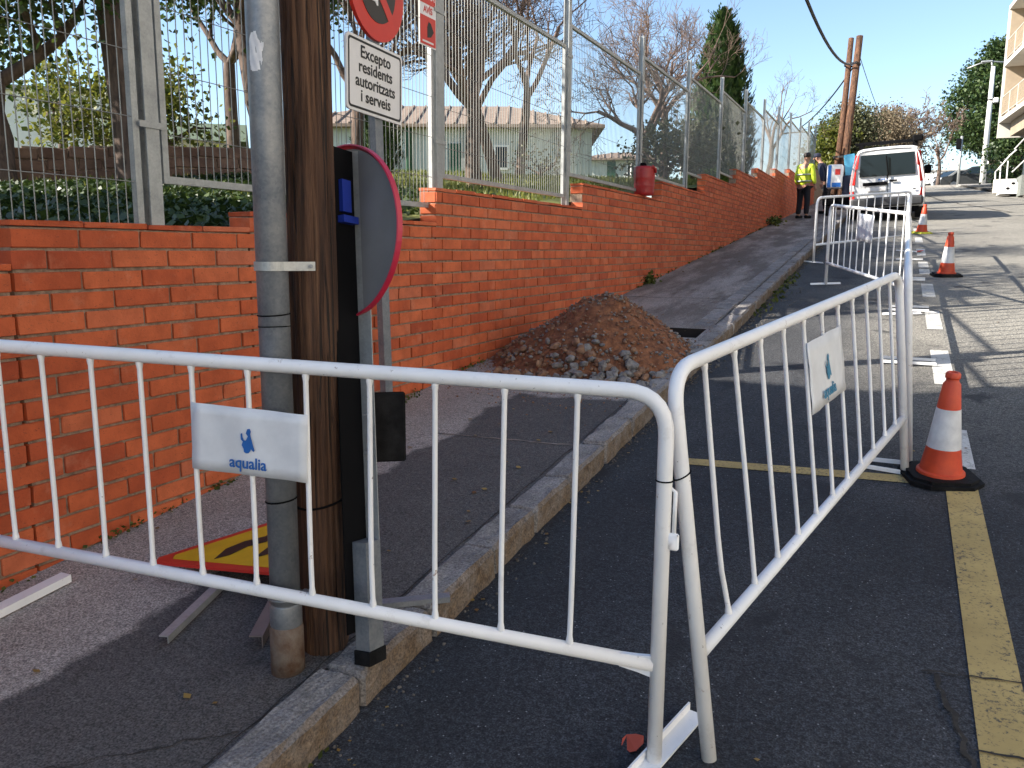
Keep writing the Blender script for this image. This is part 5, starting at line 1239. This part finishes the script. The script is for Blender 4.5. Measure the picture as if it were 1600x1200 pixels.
mb = MB(); mb.add([(-.70, -.012, 1.22), (.70, -.012, 1.22), (.66, .022, 1.80), (-.66, .022, 1.80), (-.70, .03, 1.22), (.70, .03, 1.22), (.66, .06, 1.80), (-.66, .06, 1.80)], [(0, 1, 2, 3), (7, 6, 5, 4), (0, 4, 5, 1), (1, 5, 6, 2), (2, 6, 7, 3), (3, 7, 4, 0)])
rwn = vp('rear_window', mb, GLASS)
vp('wiper', MB().tube([(.0, -.03, 1.14), (.02, -.04, 1.28), (-.03, -.03, 1.75)], .018, 6), BLACKM)
for sgn in (-1, 1):
    for (z0_, z1_, mt) in ((1.45, 1.82, TAILR), (1.02, 1.44, TAILR), (.86, 1.01, CLEAR), (.64, .85, TAILR)):
        def xo(z): return .945-(.0 if z < 1.05 else (z-1.05)/.93*.165)
        a0, a1 = xo(z0_), xo(z1_)
        m_ = MB(); pts = [(sgn*(a0-.13), -.022, z0_), (sgn*(a0+.0), .05, z0_), (sgn*(a1+.0), .06, z1_), (sgn*(a1-.10), .0, z1_)]
        m_.add(pts+[(x*.97, y+.09, z) for x, y, z in pts], [(0, 1, 2, 3), (4, 7, 6, 5), (0, 4, 5, 1), (1, 5, 6, 2), (2, 6, 7, 3), (3, 7, 4, 0)]); vp('tail_light', m_, mt)
    t_ = vp('tyre', MB().tube([(sgn*.74, .95, .33), (sgn*.95, .95, .33)], .33, 24), TYRE); vp('rim', MB().tube([(sgn*.93, .95, .33), (sgn*.962, .95, .33)], .20, 18), RIM)
    vp('tyre', MB().tube([(sgn*.74, 3.85, .33), (sgn*.95, 3.85, .33)], .33, 24), TYRE)
    mr = MB().box((sgn*1.12, 3.0, 1.28), (.20, .12, .26), bev=.04); mr.tube([(sgn*.92, 3.0, 1.15), (sgn*1.08, 3.0, 1.2)], .04, 6); vp('mirror', mr, BLACKM)
vp('bumper', MB().box((0, .01, .52), (1.80, .16, .26), bev=.05), simple('bumper_grey', (.055, .055, .058), .6)); vp('underside', MB().box((0, .8, .32), (1.6, 1.5, .12)), BLACKM)
vp('plate_recess', MB().box((-.30, -.012, 1.02), (.62, .03, .09)), BLACKM); vp('door_seam', MB().box((.02, -.006, .86), (.012, .02, .60)), BLACKM)
vp('number_plate', MB().box((-.28, -.015, .88), (.50, .02, .11)), SIGNW)
vp('door_handle', MB().box((.16, -.02, 1.08), (.18, .03, .05), bev=.008), BLACKM); vp('badge', MB().box((.68, -.012, .82), (.07, .015, .03)), BLACKM)
for i, (x, w_) in enumerate(((-.20, .05), (-.12, .03), (-.07, .05), (.0, .04))): vp('door_lettering', MB().box((x, -.006, 1.13), (w_, .006, .035)), PRINTB)
rb_ = MB().box((0, .30, 2.11), (1.66, .09, .065), bev=.01); vp('roof_bar', rb_, BLACKM); rb_ = MB().box((0, 1.9, 2.10), (1.62, .05, .04)); vp('roof_bar', rb_, BLACKM)
for x in (-.68, .70):
    for yy in (.30, 1.9): vp('bar_mount', MB().box((x, yy, 2.03), (.08, .08, .16)), BLACKM)
vp('roof_beacon', MB().box((.74, .28, 2.15), (.26, .20, .17), bev=.03), BLACKM)

# ------------------------------------------------------------------ workers and compressor
def skin_mesh(name, verts, edges, radii, mat, parent, root=0, sub=2):
    me = bpy.data.meshes.new(name); me.from_pydata(verts, edges, []); me.update(); me.materials.append(mat)
    o = bpy.data.objects.new(name, me); col.objects.link(o); o.parent = parent
    md = o.modifiers.new('skin', 'SKIN'); md.use_smooth_shade = True
    sl = me.skin_vertices[0].data
    for i, r in enumerate(radii): sl[i].radius = r if isinstance(r, tuple) else (r, r); sl[i].use_root = (i == root)
    ss_ = o.modifiers.new('sub', 'SUBSURF'); ss_.levels = sub; ss_.render_levels = sub
    return o
def hand(parent, w, d, side, mat):
    """palm with four fingers and a thumb, slightly curled, hanging from wrist w along d"""
    w, d = Vector(w), Vector(d).normalized(); f = Vector((0, 1, 0)); f = (f-d*f.dot(d)).normalized(); s_ = d.cross(f)
    mb = MB(); mb.tube([w, w+d*.05, w+d*.09], [.028, .040, .036], 8)
    for i, L in enumerate((.065, .078, .072, .055)):
        b = w+d*.085+f*(.030-.020*i); mb.tube([b, b+d*L*.5+s_*side*.004, b+d*L*.85+s_*side*.02], [.0095, .009, .0075], 6)
    b = w+d*.03+f*.034; mb.tube([b, b+d*.03+f*.022, b+d*.06+f*.026], [.012, .011, .009], 6)
    return mb.build('hand', mat, parent, True)
def worker(name, label, loc, yaw, jacket, trous, cap, lean=0.0, arms=None):
    t = thing(name, loc, label, 'person'); 
    def J(x, y, z):
        if z > .95: y += (z-.95)*lean
        return (x, y, z)
    body_v = [J(0, 0, .95), J(0, .0, 1.15), J(0, -.01, 1.38), J(0, .0, 1.50), J(0, .015, 1.57), J(0, .03, 1.66), J(0, .03, 1.74)]
    e = [(0, 1), (1, 2), (2, 3), (3, 4), (4, 5), (5, 6)]; r = [(.15, .11), (.15, .11), (.17, .11), (.06, .06), (.055, .055), (.078, .095), (.065, .08)]
    LA = arms or [((.20, 0, 1.42), (.26, .02, 1.14), (.26, .12, .90)), ((-.20, 0, 1.42), (-.27, .02, 1.14), (-.27, .10, .90))]
    for A in LA:
        i0 = len(body_v); body_v += [J(*p) for p in A]; e += [(2, i0), (i0, i0+1), (i0+1, i0+2)]; r += [.06, .048, .032]
    for sx in (-1, 1):
        i0 = len(body_v); body_v += [(sx*.10, 0, .88), (sx*.12, .02, .48), (sx*.13, -.02, .09), (sx*.14, .10, .045)]; e += [(0, i0), (i0, i0+1), (i0+1, i0+2), (i0+2, i0+3)]; r += [.085, .062, .045, .04]
    skin_mesh('body', body_v, e, r, SKIN, t)
    jv = [J(0, 0, .86), J(0, 0, 1.12), J(0, -.01, 1.36), J(0, .0, 1.46)]; je = [(0, 1), (1, 2), (2, 3)]; jr = [(.20, .15), (.20, .15), (.21, .15), (.10, .09)]
    for A in LA:
        i0 = len(jv); a2 = Vector(A[1]).lerp(Vector(A[2]), .86); jv += [J(*A[0]), J(*A[1]), J(*a2)]; je += [(2, i0), (i0, i0+1), (i0+1, i0+2)]; jr += [.088, .074, .058]
    skin_mesh('jacket', jv, je, jr, jacket, t)
    tv = [(0, 0, .93)]; te = []; tr_ = [(.175, .135)]
    for sx in (-1, 1):
        i0 = len(tv); tv += [(sx*.10, 0, .80), (sx*.12, .02, .47), (sx*.13, -.02, .10)]; te += [(0, i0), (i0, i0+1), (i0+1, i0+2)]; tr_ += [.108, .085, .072]
        MB().box((sx*.14, .05, .05), (.10, .28, .09), bev=.03).mesh('b', None)
    skin_mesh('trousers', tv, te, tr_, trous, t)
    for sx in (-1, 1): link('boot', MB().box((sx*.14, .05, .045), (.10, .27, .09), bev=.03).mesh('boot', BLACK), t)
    hy = J(0, .03, 1.70); m_ = MB(); m_.lathe([(.098, -.02), (.105, .02), (.098, .07), (.06, .105), (.01, .112)], 16, hy); link('cap', m_.mesh('cap', cap, True), t)
    m_ = MB().tube([(hy[0], hy[1]+.09, hy[2]-.03), (hy[0], hy[1]+.115, hy[2]-.07), (hy[0], hy[1]+.095, hy[2]-.085)], [.012, .018, .010], 6); link('nose', m_.mesh('nose', SKIN, True), t)
    for sx in (-1, 1): link('ear', MB().lathe([(.008, -.03), (.02, -.01), (.02, .015), (.008, .03)], 8, (hy[0]+sx*.085, hy[1]+.0, hy[2]-.05)).mesh('ear', SKIN, True), t)
    for sd_, A in zip((1, -1), LA):
        w_ = Vector(J(*A[2])); d_ = w_-Vector(J(*A[1])); mb_ = MB()
        h_ = hand(None, w_, d_, sd_, SKIN); h_.parent = t
    # reflective bands round the jacket
    for z_ in (1.02, 1.20):
        c_ = J(0, 0, z_); pts = [(c_[0]+.215*math.cos(a), c_[1]+.165*math.sin(a), z_) for a in [2*math.pi*i/20 for i in range(21)]]
        if jacket is HIVIS: link('reflective_band', MB().tube(pts, .018, 6, False).mesh('reflective_band', REFL, True), t)
    t.rotation_euler = (0, 0, yaw); return t
worker('person', 'worker in yellow high-visibility jacket and black trousers, back to camera', (-2.50, 25.0, sz(25.0)), R(-28), HIVIS, TROUS, HAIR, .06)
worker('person', 'stooping worker in navy clothes and cap half hidden behind the first', (-2.05, 27.2, sz(27.2)), R(80), NAVY, TROUS, NAVY, .42)
cp = thing('compressor_box', (-1.9, 26.2, sz(26.2)), 'white and blue machine box with raised light-blue lid beside the poles', 'machine')
mb = MB().box((-1.78, 26.2, sz(26.2)+1.10), (.42, .5, .66), bev=.03); mb.build('casing', SIGNW, cp)
MB().box((-1.92, 25.945, sz(26.2)+1.10), (.09, .012, .62)).build('blue_stripe', PRINTB, cp); MB().box((-1.72, 25.945, sz(26.2)+.86), (.24, .012, .12)).build('blue_stripe', PRINTB, cp); MB().box((-1.70, 25.945, sz(26.2)+1.22), (.14, .012, .16)).build('red_label', SIGNR, cp)
MB().box((-1.40, 26.3, sz(26.2)+.75), (.32, .55, .75), bev=.03).build('dark_housing', NAVY, cp)
MB().box((-1.40, 26.25, sz(26.2)+1.42), (.30, .05, .62), Matrix.Rotation(R(-8), 3, 'Y'), bev=.02).build('raised_lid', CYAN, cp)
MB().box((-1.62, 26.25, sz(26.2)+.42), (.9, .5, .30), bev=.03).build('chassis', BLACKM, cp)
for x in (-1.95, -1.32): MB().tube([(x-.05, 26.25, sz(26.2)+.21), (x+.05, 26.25, sz(26.2)+.21)], .21, 16).build('wheel', TYRE, cp)

# ------------------------------------------------------------------ far cars, wall and trees
def car(name, label, loc, yaw, paint):
    t = thing(name, loc, label, 'car', 'cars parked at the top of the street'); t.rotation_euler = (0, 0, yaw)
    low = [(-2.1, .30), (-2.12, .62), (-2.0, .80), (-1.0, .95), (1.9, .98), (2.05, .75), (2.05, .32)]
    cab = [(-1.15, .94), (-.35, 1.42), (.4, 1.48), (1.4, 1.42), (1.92, .97)]
    mb = MB(); mb.prism(low, (0, .85, 0), (1, 0, 0), (0, 0, 1), (0, -1, 0), 1.7); o = link('body', mb.mesh('body', paint), t)
    mb = MB(); n = len(cab); vs = [(x, .82-(z-.94)*.35, z) for x, z in cab]+[(x, -.82+(z-.94)*.35, z) for x, z in cab]
    mb.add(vs, [tuple(range(n-1, -1, -1)), tuple(range(n, 2*n))]+[(i, i+1, n+i+1, n+i) for i in range(n-1)]); link('cabin', mb.mesh('cabin', paint), t)
    for sgn in (-1, 1):
        def S(x, z): return (x, sgn*(.826-(z-.94)*.35), z)
        for poly in ([(-.85, .98), (-.28, 1.36), (.25, 1.40), (.25, .98)], [(.33, .98), (.33, 1.40), (1.25, 1.36), (1.60, .98)]):
            m_ = MB(); pts = [S(*p) for p in poly]; m_.add(pts+[(x, y+sgn*.006, z) for x, y, z in pts], [(0, 1, 2, 3), (4, 7, 6, 5), (0, 4, 5, 1), (1, 5, 6, 2), (2, 6, 7, 3), (3, 7, 4, 0)]); link('window', m_.mesh('window', GLASS), t)
        for x in (-1.35, 1.3):
            link('tyre', MB().tube([(x, sgn*.70, .31), (x, sgn*.88, .31)], .31, 20).mesh('tyre', TYRE), t); link('rim', MB().tube([(x, sgn*.87, .31), (x, sgn*.892, .31)], .19, 16).mesh('rim', RIM), t)
        link('headlight', MB().box((-2.03, sgn*.62, .70), (.18, .34, .14), bev=.03).mesh('headlight', CLEAR), t); link('mirror', MB().box((-.62, sgn*.95, 1.0), (.16, .2, .14), bev=.03).mesh('mirror', paint), t)
    m_ = MB(); pts = [(-1.12, -.74, .97), (-1.12, .74, .97), (-.40, .62, 1.40), (-.40, -.62, 1.40)]; m_.add([(x-.012, y, z+.012) for x, y, z in pts], [(0, 1, 2, 3)]); link('windscreen', m_.mesh('windscreen', GLASS), t)
    link('grille', MB().box((-2.1, 0, .45), (.06, 1.2, .18)).mesh('grille', BLACKM), t); return t
car('parked_car', 'silver car facing left at the top of the street, front in view', (3.2, 64.5, gz(64.5)), R(32), CARW)
car('parked_car', 'dark grey car half hidden by the lamp post, beside the silver one', (4.25, 61.6, gz(61.6)), R(4), CARD)
ww = thing('white_boundary_wall', (2, 74, gz(74)), 'long white wall at the top of the street behind the cars', 'wall')
MB().box((4, 76, gz(76)+1.1), (9, .3, 2.3)).build('wall', PLASTW, ww); MB().box((4, 76, gz(76)+2.3), (9.2, .5, .1)).build('coping', CONCR, ww); MB().box((8.6, 77, gz(76)+1.9), (5.2, 3, 3.4)).build('side_building', PLASTW, ww)
# evergreen on the right, built from many leafy boughs
def bough_tree(label, base, h, rad, seed, mat, n=150, per=70, size=.26, lo=.14, name='evergreen_tree', group=None, spr=.36):
    rg = random.Random(seed); t = thing(name, base, label, 'tree', group); p = Vector(base)
    MB().tube([p-Vector((0, 0, .3)), p+Vector((.1, 0, h*.4)), p+Vector((0, .1, h*.85))], [rad*.10, rad*.075, .03], 10, False).build('trunk', BARKD, t, True)
    bb = MB(); lb = MB()
    for i in range(n):
        f = lo+(1-lo)*rg.random(); a = rg.random()*6.28; k = (f-lo)/(1-lo); prof = rad*(math.sin(math.pi*min(1, k*.86+.14))**.7)*(1-.35*k)
        r = prof*(.55+.5*rg.random())*(1+.3*noise.noise(Vector((math.cos(a)*1.5, math.sin(a)*1.5, f*5+seed))))
        st_ = p+Vector((0, 0, h*max(.1, f-.12))); en = p+Vector((math.cos(a)*r, math.sin(a)*r, h*f))
        bb.tube([st_, st_.lerp(en, .5)+Vector((0, 0, .1)), en], [.05, .03, .012], 4, False)
        leaf_quads(lb, en, per, (spr, spr, spr*.62), size, rg); leaf_quads(lb, st_.lerp(en, .6), per//3, (spr, spr, spr*.6), size, rg)
    bb.build('branches', BARKD, t); lb.build('crown', mat, t); return t
bough_tree('large dark green evergreen tree beside the balcony building', (5.15, 62.5, gz(62.5)), 9.0, 3.1, 51, LEAF_P, 300, 90, .17, .30, spr=.40)
bough_tree('low dark shrub mass under the balconies at right', (5.6, 53.5, gz(53)), 3.4, 1.4, 52, LEAF_P, 90, 70, .14, .1, 'evergreen_shrub')
bough_tree('green tree behind the fence end, left of the far poles', (-2.95, 44.3, 4.6), 3.2, 1.2, 53, LEAF_P, 100, 80, .11, .15)
bough_tree('yellow-green leafy tree behind the worker at the fence end', (-3.0, 40.5, 4.4), 2.6, .85, 54, LEAF_Y, 60, 50, .14, .15, 'leafy_tree')
bough_tree('round brownish twiggy bush tree behind the van', (-.95, 45, 4.3), 3.7, 2.3, 55, LEAF_B, 200, 90, .085, .12, 'brown_bush')
bough_tree('dull green bush left of the far poles behind the van', (-2.2, 41.5, 4.3), 3.7, 1.25, 56, LEAF_O, 100, 80, .10, .15, 'olive_bush')
bare_tree('bare spreading tree above the van roof', (-.25, 50, gz(50)-.2), 6.2, .16, 61, 6, (.05, 0, 1), .75, .1, (3, 4), L0=.30, buds=(LEAF_B, .2, 2, .1, .12), stop=.013)
bare_tree('small bare tree with few leaves right of the van', (2.0, 60, gz(60)), 4.6, .12, 62, 5, (0, 0, 1), .7, .1, (2, 3), L0=.4, buds=(LEAF_D, .25, 2, .1, .16), stop=.009)

# ------------------------------------------------------------------ render settings
scene.render.engine = 'CYCLES'
scene.render.resolution_x, scene.render.resolution_y = 1024, 768
scene.cycles.max_bounces = 8
